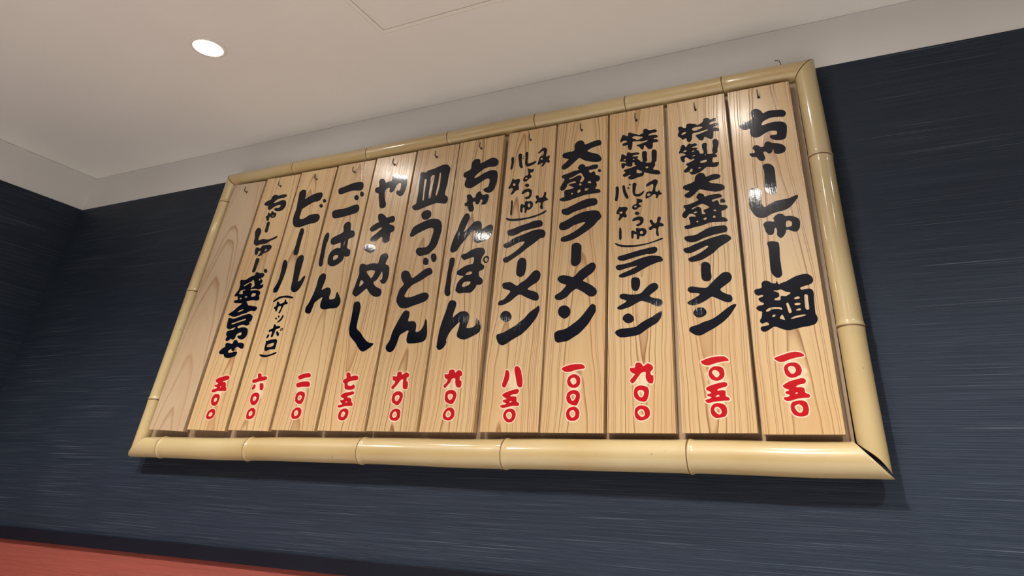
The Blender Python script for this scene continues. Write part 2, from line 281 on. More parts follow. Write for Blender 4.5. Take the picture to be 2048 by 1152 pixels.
   [-217,2703,-239,2705,-269,2713,-294,2725,-309,2737,-330,2763,-335,2776,-333,2793,-322,2804,-304,2809,-264,2814,-177,2814,-142,2820,-112,2831,19,2893,59,2906,111,2918,159,2924,244,2924,301,2922,316,2919,334,2912,350,2901,359,2881,362,2853,354,2826,348,2817,341,2812,313,2805,178,2791,113,2781,-19,2751,-102,2719,-152,2705,-172,2702],
   [-284,2928,-299,2935,-317,2951,-322,2961,-322,2973,-316,2983,-304,2988,-266,2996,-236,2997,-226,3003,-225,3046,-231,3076,-242,3110,-239,3120,-231,3127,-213,3131,-183,3132,-136,3120,-128,3125,-126,3133,-137,3148,-168,3171,-196,3179,-221,3179,-228,3178,-236,3174,-263,3142,-293,3116,-308,3115,-331,3129,-341,3144,-348,3163,-349,3173,-346,3183,-339,3200,-329,3216,-293,3247,-287,3258,-292,3273,-318,3311,-319,3326,-313,3336,-308,3339,-288,3341,-248,3342,-215,3348,-140,3368,-72,3393,-66,3398,-65,3406,-68,3411,-90,3433,-95,3448,-95,3458,-90,3471,-73,3496,-58,3511,-45,3516,-25,3513,20,3491,28,3481,36,3453,45,3445,60,3445,115,3459,210,3464,270,3461,289,3456,308,3442,320,3426,323,3416,321,3406,315,3397,302,3392,245,3386,165,3373,153,3363,154,3353,167,3340,182,3335,192,3338,222,3356,237,3355,251,3343,260,3330,269,3283,277,3272,287,3266,300,3263,375,3251,387,3242,393,3230,396,3220,395,3210,382,3195,359,3180,297,3162,290,3156,288,3148,293,3123,293,3108,288,3086,289,3068,297,3062,332,3051,349,3039,370,3018,376,3008,377,2993,374,2984,361,2978,344,2977,206,2987,144,2994,109,2994,59,2986,-26,2962,-186,2941,-256,2927],
   [-109,3021,-96,3022,-88,3031,-91,3041,-101,3050,-113,3048,-125,3038,-122,3031],
   [11,3048,24,3047,32,3049,39,3054,47,3066,49,3073,47,3078,34,3086,17,3083,-4,3071,-6,3066,-4,3058,2,3052],
   [170,3061,184,3062,192,3070,195,3078,192,3090,177,3103,169,3102,159,3096,151,3083,156,3068,162,3063],
   [16,3143,22,3142,29,3146,32,3150,33,3158,11,3188,4,3203,5,3213,19,3221,62,3230,95,3240,103,3248,101,3258,92,3269,72,3283,10,3320,-8,3326,-20,3326,-82,3306,-153,3282,-181,3268,-186,3263,-186,3258,-178,3252,-168,3253,-93,3284,-75,3284,-58,3277,-39,3263,-30,3246,-24,3220,-24,3188,-27,3170,-23,3156,-13,3147],
   [184,3170,199,3171,207,3176,212,3183,209,3191,194,3203,182,3203,172,3198,167,3193,169,3183],
   [-144,3180,-126,3180,-108,3186,-103,3193,-103,3198,-115,3208,-128,3208,-153,3196,-155,3188],
   [320,3298,302,3303,292,3309,286,3320,286,3333,294,3353,302,3364,312,3369,333,3368,345,3359,358,3343,365,3330,367,3318,364,3306,357,3298],
   [-235,3458,-259,3466,-280,3482,-292,3498,-293,3516,-290,3523,-282,3529,-250,3549,-210,3567,-206,3571,-205,3576,-215,3584,-247,3593,-265,3600,-294,3622,-304,3632,-311,3643,-313,3656,-311,3666,-297,3678,-272,3691,-187,3710,-139,3724,-115,3736,-106,3748,-104,3783,-99,3800,-91,3818,-70,3846,-41,3866,-21,3874,9,3874,21,3871,41,3861,59,3849,66,3840,83,3796,91,3790,108,3790,151,3806,211,3817,249,3816,284,3807,311,3793,323,3777,327,3768,327,3758,317,3743,301,3730,288,3725,273,3722,206,3716,178,3711,136,3702,128,3698,127,3693,131,3687,141,3680,171,3665,298,3631,341,3614,364,3593,381,3566,381,3551,377,3538,368,3527,358,3520,335,3512,298,3505,270,3502,230,3502,195,3510,129,3531,55,3554,-10,3578,-30,3581,-47,3575,-68,3561,-117,3512,-175,3470,-197,3460,-217,3457],
   [-126,3860,-146,3868,-167,3883,-196,3926,-204,3928,-231,3913,-246,3915,-272,3930,-280,3943,-282,3953,-272,3966,-216,4010,-207,4020,-205,4028,-208,4033,-235,4060,-235,4068,-231,4074,-211,4086,-158,4100,-121,4114,-90,4130,-86,4136,-86,4140,-93,4147,-111,4153,-121,4151,-138,4140,-153,4143,-173,4155,-213,4194,-225,4198,-243,4191,-248,4183,-252,4170,-252,4130,-256,4120,-261,4116,-271,4113,-278,4114,-288,4120,-304,4136,-313,4153,-322,4198,-320,4220,-315,4226,-303,4231,-235,4240,-230,4243,-230,4248,-243,4261,-265,4278,-295,4296,-310,4296,-335,4286,-340,4286,-346,4296,-345,4318,-320,4361,-304,4423,-292,4436,-277,4445,-260,4446,-246,4438,-237,4428,-225,4398,-220,4393,-210,4399,-191,4426,-175,4442,-160,4451,-147,4451,-122,4437,-112,4434,-60,4441,-47,4437,-27,4421,-22,4408,-26,4396,-40,4387,-98,4376,-112,4368,-115,4363,-114,4361,-105,4357,-53,4356,-38,4351,-25,4343,-19,4338,-19,4333,-37,4320,-39,4313,-3,4284,5,4276,8,4268,14,4238,22,4228,50,4219,67,4220,75,4225,81,4243,81,4263,64,4310,59,4331,57,4363,60,4388,73,4408,85,4416,113,4417,128,4413,135,4409,143,4400,151,4378,139,4326,139,4306,148,4253,141,4220,142,4206,152,4198,177,4194,222,4194,230,4197,233,4200,236,4208,229,4238,229,4260,246,4338,246,4363,241,4396,242,4420,245,4433,259,4450,270,4456,283,4457,300,4453,313,4450,323,4444,338,4423,346,4400,346,4370,341,4338,317,4263,311,4208,303,4196,296,4190,287,4187,272,4188,269,4186,273,4178,295,4158,300,4140,300,4130,295,4120,289,4117,242,4119,229,4115,224,4106,219,4088,215,4058,216,4038,221,4030,227,4027,239,4024,319,4023,323,4016,321,3996,312,3976,297,3956,286,3948,274,3943,236,3940,136,3959,106,3961,84,3948,31,3908,6,3894,-31,3880,-74,3868,-111,3860],
   [-162,3916,-151,3914,-139,3918,-134,3923,-131,3930,-127,3948,-128,3963,-134,3973,-144,3976,-156,3969,-175,3950,-179,3943,-179,3933,-175,3923,-171,3918],
   [-18,3956,-6,3955,8,3960,10,3966,9,3973,4,3976,-4,3977,-26,3977,-31,3974,-32,3970,-29,3966],
   [43,4053,79,4052,107,4058,119,4063,125,4076,125,4088,122,4093,114,4097,92,4097,69,4097,52,4093,24,4083,10,4076,7,4068,12,4060,24,4055],
   [106,4186,115,4183,118,4186,115,4193,107,4200,100,4199,96,4193,97,4190],
   [-111,4196,-90,4198,-70,4204,-67,4213,-73,4219,-115,4209,-119,4203],
   [-115,4280,-100,4280,-78,4289,-75,4293,-75,4298,-83,4305,-90,4306,-118,4296,-120,4288],
   [-261,4300,-248,4300,-230,4303,-220,4307,-212,4316,-210,4323,-213,4329,-220,4333,-230,4335,-238,4334,-263,4320,-271,4310,-269,4306],
   [220,4465,190,4482,140,4521,125,4528,115,4524,105,4513,94,4483,88,4475,70,4467,53,4469,24,4490,7,4510,-22,4550,-35,4576,-33,4586,-19,4593,171,4640,179,4646,184,4653,181,4660,173,4664,158,4664,66,4647,8,4642,-62,4639,-84,4633,-91,4626,-95,4610,-101,4546,-107,4526,-125,4492,-132,4485,-142,4480,-155,4479,-162,4481,-185,4498,-192,4513,-199,4556,-204,4567,-209,4568,-225,4556,-245,4548,-262,4547,-270,4550,-299,4586,-329,4610,-342,4623,-348,4636,-350,4658,-345,4676,-330,4700,-326,4716,-328,4736,-340,4780,-339,4790,-334,4800,-324,4807,-314,4811,-291,4809,-264,4800,-251,4783,-242,4773,-234,4768,-214,4764,-201,4766,-196,4773,-192,4800,-187,4818,-174,4833,-166,4838,-159,4839,-136,4839,-111,4834,-41,4813,-19,4803,-6,4789,1,4785,16,4785,36,4790,69,4804,104,4827,111,4840,116,4873,118,4878,129,4886,149,4891,166,4891,199,4884,210,4876,226,4855,239,4847,296,4862,314,4861,343,4850,350,4843,357,4826,356,4813,349,4803,329,4797,276,4797,246,4791,228,4783,216,4770,214,4763,219,4757,226,4752,243,4748,291,4761,329,4767,346,4767,364,4761,380,4750,384,4743,384,4736,378,4725,368,4715,348,4708,291,4696,281,4689,278,4680,283,4675,318,4674,333,4671,353,4658,371,4643,377,4633,379,4626,378,4610,373,4603,366,4602,331,4602,298,4609,286,4610,281,4608,277,4603,272,4586,269,4543,259,4488,251,4476,241,4468,233,4465],
   [-282,4638,-277,4636,-264,4638,-234,4648,-212,4658,-200,4666,-197,4670,-197,4676,-201,4683,-209,4687,-232,4687,-249,4682,-272,4666,-282,4657,-285,4650],
   [-43,4678,-19,4678,88,4714,91,4718,91,4726,83,4735,38,4745,6,4749,-24,4749,-62,4741,-89,4729,-92,4726,-92,4716,-84,4699,-70,4688]],
  red=[[-19,185,-36,188,-48,193,-67,206,-86,226,-95,248,-99,268,-99,288,-96,303,-89,320,-77,340,-66,351,-48,361,-18,371,7,374,46,370,77,363,94,356,103,350,120,333,127,318,130,303,130,263,125,241,113,218,102,208,92,203,39,190],
   [14,230,29,230,44,240,54,255,55,270,45,295,24,317,9,326,-3,327,-18,326,-29,320,-40,308,-46,295,-46,290,-40,275,-28,259,-13,245],
   [-131,378,-145,384,-157,393,-163,403,-163,413,-155,419,-103,429,-77,443,-74,448,-78,453,-123,463,-129,471,-131,478,-128,486,-123,491,-79,500,-73,503,-71,508,-78,515,-133,542,-143,560,-142,568,-137,573,-102,592,-67,604,43,631,98,639,133,639,153,633,161,623,164,613,164,605,159,595,145,583,120,575,70,566,42,558,22,549,19,543,18,535,22,530,27,529,77,537,102,537,127,529,131,518,127,471,130,458,137,452,162,445,171,441,182,421,182,416,180,410,170,405,147,402,100,402,10,397,-48,389,-106,377],
   [-6,451,10,450,35,456,39,461,40,468,32,478,17,478,-8,466,-14,458],
   [15,660,-17,665,-40,673,-53,680,-67,693,-80,708,-87,723,-93,743,-93,761,-88,781,-80,801,-72,812,-57,826,-37,840,-17,848,1,852,28,852,51,851,78,846,98,839,114,828,121,818,131,796,136,771,137,750,133,730,128,716,120,704,103,688,83,675,63,668,43,662],
   [19,706,25,705,33,707,51,720,61,733,64,746,60,763,49,781,32,793,6,804,-12,803,-27,796,-36,783,-40,768,-37,760,-5,718,5,710],
   [-109,868,-147,876,-177,895,-195,916,-193,923,-184,930,-106,958,-39,974,56,984,126,983,144,981,161,975,194,951,203,941,211,928,211,923,206,918,186,914,153,914,76,906,28,896,-64,870,-79,867]],
  halo=[[-19,168,-46,174,-68,185,-94,210,-106,230,-116,265,-116,290,-89,358,-128,360,-153,370,-175,390,-181,411,-170,430,-135,446,-147,481,-126,515,-157,550,-159,565,-153,580,-112,606,-20,635,-11,643,-52,661,-77,680,-97,705,-108,733,-110,761,-102,791,-65,848,-122,852,-159,863,-203,898,-212,921,-207,933,-192,944,-106,976,-24,994,66,1002,124,1001,166,990,207,960,227,930,223,911,206,901,73,888,34,876,113,849,133,831,145,806,154,766,149,726,138,700,103,663,108,658,158,649,179,623,181,605,173,588,155,570,125,553,147,525,148,471,185,448,196,431,199,413,192,400,177,390,107,384,98,378,134,340,147,305,146,253,125,208,107,192,76,180],
   [11,250,29,251,37,270,24,294,2,309,-18,306,-26,290,-14,268],
   [15,726,35,729,45,748,36,769,8,785,-12,784,-20,771]]),
 3: dict(xt=-0.3496, xb=-0.3498, w=0.1033, zb=0.0913, hook=(-0.3491, 0.6016),
  ink=[[-300,1319,-320,1325,-348,1339,-367,1355,-391,1382,-394,1395,-391,1406,-378,1421,-366,1430,-326,1442,-291,1448,-126,1456,-78,1461,-53,1467,-23,1482,42,1525,117,1561,217,1601,282,1642,306,1654,347,1674,364,1678,369,1674,373,1667,375,1645,355,1582,340,1557,326,1540,297,1511,274,1495,214,1467,127,1421,32,1361,-13,1344,-51,1336,-108,1328,-235,1318],
   [-188,1524,-223,1539,-257,1570,-268,1587,-269,1610,-257,1637,-248,1647,-233,1657,-216,1666,-188,1673,-163,1671,-148,1666,-133,1657,-120,1647,-95,1622,-86,1607,-80,1590,-80,1572,-85,1560,-93,1551,-118,1535,-156,1524,-171,1522],
   [-316,1739,-336,1744,-354,1754,-359,1767,-359,1774,-356,1780,-313,1805,-231,1843,-212,1857,-206,1867,-208,1873,-216,1878,-243,1890,-286,1903,-299,1910,-309,1920,-321,1940,-322,1952,-314,1970,-301,1979,-273,1985,-241,1986,-146,1964,-78,1958,-13,1961,22,1967,42,1975,59,1989,126,2052,169,2087,204,2105,249,2118,277,2115,292,2109,308,2095,317,2080,325,2060,328,2047,322,2030,310,2015,285,1995,191,1937,184,1930,183,1917,192,1904,212,1894,262,1879,337,1862,352,1856,367,1846,380,1830,386,1817,388,1794,383,1780,377,1769,354,1755,327,1748,297,1754,242,1775,172,1810,137,1825,87,1842,52,1850,37,1851,7,1842,-117,1784,-178,1763,-261,1744,-296,1738],
   [-53,2012,-71,2017,-88,2026,-103,2041,-115,2062,-122,2092,-125,2172,-120,2202,-113,2215,-104,2225,-91,2230,-68,2233,-46,2231,-11,2221,2,2215,12,2205,20,2190,28,2162,28,2117,17,2070,4,2042,-15,2022,-26,2014,-36,2011],
   [-276,2244,-311,2252,-328,2262,-334,2272,-333,2280,-316,2295,-273,2315,-166,2348,-31,2399,-21,2405,-18,2410,-23,2413,-33,2415,-116,2405,-236,2383,-291,2369,-313,2366,-353,2374,-369,2387,-382,2407,-387,2422,-386,2433,-377,2447,-366,2454,-343,2458,-276,2461,-156,2476,-111,2487,-21,2516,74,2540,174,2556,232,2558,302,2550,359,2538,369,2535,387,2523,402,2504,414,2482,415,2467,407,2450,392,2443,339,2442,192,2398,104,2361,-31,2298,-76,2282,-233,2246],
   [-273,2517,-321,2530,-341,2542,-352,2552,-357,2564,-356,2582,-346,2596,-333,2603,-236,2619,26,2670,254,2699,284,2700,306,2692,322,2677,329,2657,329,2640,317,2616,304,2604,282,2593,252,2586,207,2586,159,2591,109,2585,-23,2563,-236,2519],
   [-111,2734,-179,2738,-221,2744,-269,2751,-309,2761,-361,2784,-386,2801,-406,2825,-407,2830,-401,2833,-388,2832,-346,2810,-306,2797,-264,2786,-209,2776,-54,2763,39,2763,129,2771,174,2776,244,2789,309,2807,389,2833,411,2833,424,2830,431,2825,432,2820,429,2814,414,2807,301,2779,139,2749,36,2736,-9,2733],
   [-1,2854,-14,2862,-21,2875,-15,2915,-17,2927,-26,2940,-41,2950,-59,2954,-69,2949,-72,2937,-75,2885,-84,2875,-94,2875,-105,2885,-111,2897,-114,2912,-115,2992,-111,3004,-99,3014,-84,3015,-64,3009,-44,2992,-34,2989,-29,2992,-27,2997,-31,3025,-32,3035,-29,3042,-21,3050,-11,3055,-1,3054,26,3039,89,3040,109,3033,132,3020,144,3002,155,2975,155,2965,148,2942,137,2922,126,2911,111,2900,96,2896,66,2899,39,2906,31,2905,28,2900,25,2870,21,2860,11,2853],
   [341,2872,326,2882,318,2897,315,2912,315,2950,320,2985,319,2992,314,3000,294,3012,274,3013,259,3007,236,2988,214,2986,203,2992,191,3015,193,3025,206,3038,221,3048,241,3055,247,3062,232,3094,209,3137,209,3150,216,3160,231,3165,249,3160,259,3150,279,3110,294,3099,306,3096,319,3098,331,3110,335,3120,339,3154,345,3172,356,3194,369,3202,386,3203,394,3198,402,3187,405,3170,397,3142,381,3112,381,3103,386,3098,419,3085,444,3066,450,3055,448,3037,436,3028,421,3025,394,3033,381,3033,371,3028,362,3017,355,2997,355,2950,365,2882,356,2873],
   [-311,2874,-322,2882,-329,2897,-332,2947,-330,2965,-330,3022,-324,3085,-318,3094,-311,3096,-304,3093,-293,3077,-288,3060,-283,2997,-282,2945,-280,2930,-283,2902,-289,2885,-296,2878],
   [58,2940,71,2938,79,2940,87,2947,92,2957,92,2967,89,2975,79,2985,69,2989,59,2990,49,2987,40,2980,36,2972,36,2965,39,2954,49,2944],
   [4,3079,-14,3085,-23,3092,-27,3100,-26,3110,-16,3117,19,3124,35,3134,41,3142,45,3152,41,3170,31,3181,9,3188,-21,3185,-69,3176,-86,3177,-94,3192,-92,3204,-79,3220,-59,3231,-19,3245,1,3248,34,3248,61,3242,81,3235,94,3222,101,3208,107,3187,107,3170,102,3142,92,3124,77,3107,54,3090,19,3079],
   [-336,3219,-343,3224,-345,3234,-326,3282,-320,3312,-325,3322,-334,3330,-371,3342,-382,3350,-382,3362,-374,3382,-362,3407,-340,3442,-333,3460,-326,3466,-319,3466,-289,3454,-239,3456,-221,3452,-188,3440,-179,3430,-175,3420,-177,3400,-209,3355,-214,3342,-211,3330,-191,3300,-189,3287,-192,3272,-201,3264,-219,3261,-231,3263,-259,3275,-266,3274,-301,3236,-324,3219],
   [-11,3279,-29,3285,-41,3294,-49,3307,-50,3317,-45,3327,-34,3334,-19,3338,-4,3337,11,3333,26,3323,34,3312,35,3300,32,3292,21,3283,9,3279],
   [-304,3337,-294,3336,-284,3338,-274,3343,-269,3350,-268,3362,-271,3370,-279,3375,-289,3378,-306,3375,-324,3365,-328,3360,-328,3355,-324,3350],
   [-54,3377,-71,3384,-85,3395,-94,3410,-97,3420,-97,3427,-88,3450,-79,3460,-51,3470,-26,3474,-19,3480,-10,3505,-10,3537,-13,3555,-9,3567,-1,3572,9,3573,39,3557,69,3552,81,3542,91,3522,92,3512,86,3500,76,3491,51,3491,36,3487,26,3482,23,3477,26,3468,33,3460,57,3445,64,3437,65,3425,61,3415,54,3411,29,3411,7,3392,-3,3387,-34,3377],
   [-37,3417,-19,3417,-11,3422,-9,3427,-9,3432,-13,3440,-26,3447,-46,3447,-56,3440,-57,3435,-54,3427],
   [339,3534,329,3542,325,3552,336,3577,335,3587,317,3607,306,3612,294,3610,279,3603,241,3577,224,3569,164,3549,156,3550,151,3555,147,3570,150,3620,156,3642,166,3660,181,3670,209,3676,221,3675,251,3666,264,3667,270,3675,276,3690,284,3720,290,3752,290,3774,287,3784,282,3794,274,3800,261,3800,181,3765,174,3767,167,3772,161,3782,161,3790,168,3807,184,3825,204,3838,241,3855,311,3880,326,3883,334,3882,346,3876,364,3862,372,3842,372,3820,364,3800,331,3732,325,3705,326,3670,331,3661,341,3652,361,3651,373,3655,379,3672,394,3672,400,3665,408,3637,434,3610,437,3602,434,3596,426,3590,394,3585,386,3582,371,3567,364,3541,354,3535],
   [-384,3574,-401,3587,-407,3602,-393,3725,-395,3830,-391,3842,-384,3850,-374,3853,-359,3850,-349,3845,-344,3840,-333,3814,-330,3794,-333,3730,-343,3652,-359,3585,-366,3575],
   [-181,3591,-199,3603,-219,3632,-242,3677,-252,3710,-267,3784,-273,3832,-271,3842,-264,3852,-256,3857,-248,3857,-231,3850,-224,3840,-214,3792,-196,3728,-182,3687,-156,3627,-155,3612,-159,3602,-166,3595],
   [191,3595,214,3594,229,3600,237,3607,239,3612,238,3620,224,3635,206,3642,194,3639,184,3631,180,3625,180,3607,184,3600],
   [6,3607,-29,3617,-52,3630,-61,3639,-71,3655,-82,3687,-85,3707,-85,3840,-83,3852,-77,3864,-64,3874,-49,3875,-29,3870,-14,3857,-8,3840,-24,3772,-35,3705,-35,3685,-32,3672,-24,3662,6,3654,29,3656,61,3665,106,3693,124,3698,129,3696,131,3692,128,3680,119,3665,107,3650,84,3627,44,3607],
   [-161,3769,-171,3775,-178,3790,-174,3802,-169,3806,-161,3808,-151,3802,-145,3790,-149,3774],
   [-136,3834,-146,3844,-147,3854,-139,3864,-128,3864,-119,3857,-116,3850,-116,3842,-121,3834],
   [-99,3939,-119,3943,-139,3952,-153,3967,-161,3985,-159,3995,-150,4005,-117,4025,-115,4030,-119,4034,-134,4037,-184,4017,-222,4008,-232,4009,-239,4013,-254,4027,-260,4042,-257,4057,-244,4067,-219,4082,-211,4092,-216,4100,-239,4120,-244,4130,-245,4140,-241,4144,-232,4148,-174,4156,-37,4182,-17,4191,-13,4194,-13,4200,-41,4217,-42,4225,-38,4245,-41,4255,-57,4265,-69,4268,-77,4265,-80,4260,-81,4215,-86,4200,-94,4192,-117,4191,-144,4197,-177,4211,-197,4226,-204,4228,-212,4225,-222,4215,-228,4192,-234,4184,-257,4174,-262,4174,-269,4179,-279,4194,-285,4215,-288,4235,-288,4267,-285,4280,-274,4283,-244,4280,-229,4277,-207,4265,-199,4269,-196,4280,-197,4285,-202,4290,-232,4305,-254,4313,-287,4314,-304,4320,-312,4327,-314,4332,-312,4342,-299,4370,-293,4392,-293,4422,-289,4444,-285,4452,-279,4456,-269,4458,-257,4457,-244,4450,-229,4436,-212,4424,-199,4418,-192,4419,-187,4424,-177,4470,-169,4476,-152,4480,-134,4475,-112,4462,-89,4456,-27,4453,21,4447,41,4440,51,4430,54,4417,51,4410,46,4405,11,4403,-4,4406,-42,4406,-67,4402,-74,4397,-75,4392,-72,4382,-62,4379,13,4373,28,4367,32,4360,32,4352,27,4345,9,4335,8,4327,36,4303,78,4259,91,4250,101,4249,109,4260,112,4272,112,4285,103,4330,100,4365,100,4407,103,4434,113,4447,133,4455,156,4452,173,4445,188,4427,194,4402,192,4384,192,4305,195,4257,191,4247,186,4242,173,4238,158,4240,155,4237,156,4235,173,4224,188,4219,221,4213,253,4214,269,4222,274,4242,275,4407,279,4430,293,4450,308,4457,326,4454,348,4441,366,4422,372,4404,372,4352,364,4245,358,4217,353,4212,338,4205,334,4200,337,4164,334,4142,323,4122,301,4102,298,4095,298,4082,301,4072,308,4065,368,4050,388,4040,406,4028,414,4017,421,3995,421,3977,414,3966,401,3962,374,3964,346,3969,306,3979,238,4002,153,4035,138,4038,133,4037,130,4032,129,4012,124,3997,114,3983,101,3975,86,3971,19,3965,-41,3949],
   [25,4040,68,4039,88,4042,96,4050,96,4057,90,4065,48,4095,13,4115,6,4116,-1,4110,-5,4092,-4,4062,3,4051],
   [180,4112,188,4111,198,4113,204,4117,209,4124,209,4132,206,4137,188,4145,168,4145,161,4142,157,4137,161,4128],
   [-60,4312,-44,4313,-38,4317,-41,4325,-51,4332,-64,4331,-73,4325,-70,4317],
   [-233,4330,-214,4329,-205,4335,-202,4345,-207,4350,-214,4353,-227,4354,-244,4343,-246,4340,-244,4335],
   [243,4472,223,4482,205,4497,178,4538,156,4563,148,4562,140,4550,130,4494,123,4486,113,4483,98,4491,78,4511,48,4555,36,4562,8,4572,0,4582,5,4594,16,4600,53,4601,191,4634,206,4642,215,4650,215,4657,208,4661,146,4651,101,4651,31,4668,-9,4671,-57,4680,-64,4679,-72,4672,-75,4657,-76,4622,-81,4580,-86,4554,-91,4540,-101,4524,-109,4517,-117,4515,-132,4519,-139,4524,-147,4534,-162,4570,-165,4584,-166,4622,-169,4628,-177,4630,-209,4619,-239,4619,-257,4626,-267,4644,-268,4652,-265,4660,-247,4675,-229,4680,-194,4681,-182,4687,-176,4697,-181,4707,-202,4720,-237,4728,-268,4720,-297,4702,-302,4703,-306,4707,-310,4722,-310,4737,-282,4802,-270,4834,-263,4842,-252,4846,-239,4845,-232,4843,-204,4824,-182,4813,-164,4812,-159,4820,-158,4842,-154,4864,-144,4873,-127,4873,-114,4870,-77,4848,-4,4820,18,4807,36,4792,43,4789,51,4789,91,4807,116,4809,128,4814,132,4824,129,4860,132,4872,145,4889,158,4896,176,4895,199,4887,208,4881,225,4860,236,4854,273,4848,301,4848,336,4853,351,4849,368,4840,378,4832,387,4812,385,4800,376,4792,358,4786,286,4785,241,4770,223,4760,224,4754,228,4751,256,4744,321,4743,373,4732,389,4722,398,4710,401,4700,397,4687,388,4680,381,4678,336,4678,327,4672,321,4662,323,4657,327,4654,363,4650,384,4640,406,4617,407,4607,404,4600,396,4592,388,4589,341,4588,318,4591,308,4588,305,4580,304,4522,296,4494,288,4484,271,4474,261,4471],
   [17,4694,26,4694,118,4724,125,4730,121,4736,94,4750,19,4774,-9,4780,-39,4783,-52,4780,-69,4771,-77,4766,-80,4760,-77,4752,-67,4744,-27,4722]],
  red=[[0,164,-20,167,-43,174,-53,181,-73,202,-83,224,-89,252,-88,279,-83,304,-76,319,-61,334,-30,352,-10,358,17,361,52,357,72,352,102,341,117,331,130,314,141,297,146,282,146,247,143,232,138,219,130,208,117,196,100,184,52,169,22,163],
   [17,209,35,209,55,218,67,234,70,254,62,278,45,302,35,309,15,313,-3,310,-21,299,-35,284,-42,269,-38,257,-19,232,-3,219],
   [52,407,-10,419,-55,439,-78,459,-88,473,-95,492,-98,519,-96,547,-91,567,-83,589,-75,598,-60,608,-35,620,-8,627,17,628,42,625,97,612,112,605,121,597,129,584,135,567,139,549,136,517,128,485,113,447,100,424,92,417,77,409],
   [7,467,25,467,46,480,55,497,63,524,61,539,47,556,37,562,20,566,-10,566,-20,563,-31,554,-39,537,-33,514,-20,489,-8,476],
   [160,652,145,655,127,666,104,697,89,740,93,800,87,810,77,813,37,805,25,800,14,792,-73,688,-100,662,-113,658,-133,663,-140,670,-150,687,-151,700,-149,707,-85,771,-78,785,-83,791,-113,800,-144,822,-151,832,-157,855,-154,870,-148,875,-88,873,-76,877,-72,885,-69,920,-66,927,-60,935,-45,943,-13,946,10,940,23,932,35,921,50,897,57,891,72,897,107,922,122,930,145,927,180,912,203,887,208,875,208,862,201,837,174,820,169,807,166,790,171,777,182,764,190,761,205,766,210,762,213,717,208,677,200,658,187,651]],
  halo=[[0,147,-50,159,-88,195,-106,249,-102,297,-88,330,-45,364,-8,375,53,374,107,357,138,332,162,287,162,240,147,204,111,172,57,152],
   [21,227,45,233,52,257,35,287,10,294,-13,284,-22,267,-5,242],
   [50,389,-15,403,-65,426,-97,457,-113,492,-113,549,-95,599,-63,625,-6,644,55,641,112,624,139,599,154,562,156,534,148,494,121,427,92,397],
   [7,487,17,485,30,489,43,514,42,537,22,548,-8,547,-19,537,-13,512],
   [160,634,122,649,92,684,73,732,74,785,65,793,40,788,25,778,-59,680,-93,647,-118,641,-145,652,-165,680,-167,707,-159,722,-117,762,-109,774,-166,825,-174,857,-163,885,-145,893,-93,894,-83,929,-73,944,-55,957,-30,962,17,955,65,916,107,942,125,947,160,940,190,925,218,895,226,865,217,833,190,808,186,792,190,785,212,782,223,772,230,717,223,670,212,647,192,635]]),
 4: dict(xt=-0.4567, xb=-0.4587, w=0.1033, zb=0.0912, hook=(-0.4577, 0.6017),
  ink=[[-287,1290,-307,1296,-328,1308,-338,1320,-345,1338,-361,1396,-363,1416,-360,1436,-350,1451,-323,1467,-283,1481,-196,1490,-156,1503,-83,1540,19,1605,54,1630,91,1662,149,1719,228,1814,263,1849,276,1857,288,1861,303,1864,318,1858,341,1842,352,1826,359,1800,359,1765,354,1740,337,1708,237,1562,223,1546,159,1482,117,1445,65,1405,-100,1318,-132,1307,-190,1301,-267,1290],
   [-201,1660,-226,1669,-251,1683,-271,1697,-293,1718,-309,1745,-317,1780,-315,1798,-310,1810,-297,1836,-284,1850,-264,1861,-245,1868,-227,1872,-205,1872,-192,1871,-162,1863,-134,1847,-113,1826,-96,1800,-91,1785,-88,1763,-91,1738,-96,1723,-113,1698,-126,1684,-141,1674,-161,1665,-181,1660],
   [-297,1963,-350,1973,-369,1983,-380,1996,-388,2010,-389,2028,-385,2040,-380,2048,-365,2058,-295,2093,-263,2117,-203,2177,-188,2198,-186,2206,-188,2210,-193,2213,-228,2220,-263,2234,-301,2253,-322,2268,-345,2293,-352,2308,-351,2336,-336,2354,-311,2367,-296,2371,-279,2374,-239,2374,-156,2356,-89,2333,-74,2330,-59,2332,-43,2340,-23,2358,36,2419,71,2443,203,2521,238,2537,268,2544,285,2544,298,2541,310,2534,321,2523,338,2493,341,2478,339,2456,327,2421,312,2401,297,2386,264,2358,196,2318,138,2278,121,2261,118,2253,122,2247,129,2241,207,2204,272,2166,305,2143,342,2112,355,2096,363,2080,370,2056,365,2028,358,2013,350,2005,323,1990,295,1982,268,1982,243,1989,210,2005,137,2057,77,2092,27,2120,10,2126,0,2127,-20,2121,-35,2114,-83,2083,-98,2072,-149,2020,-168,2006,-202,1989,-252,1969,-280,1962],
   [-49,2510,-74,2519,-96,2530,-109,2548,-115,2568,-119,2598,-119,2658,-116,2693,-119,2708,-119,2780,-122,2800,-119,2866,-114,2881,-110,2888,-96,2901,-73,2913,-63,2916,-41,2917,-18,2916,-5,2913,17,2903,38,2888,57,2868,67,2843,71,2808,66,2730,69,2648,66,2600,63,2580,58,2568,49,2553,28,2532,11,2520,-9,2513,-24,2509],
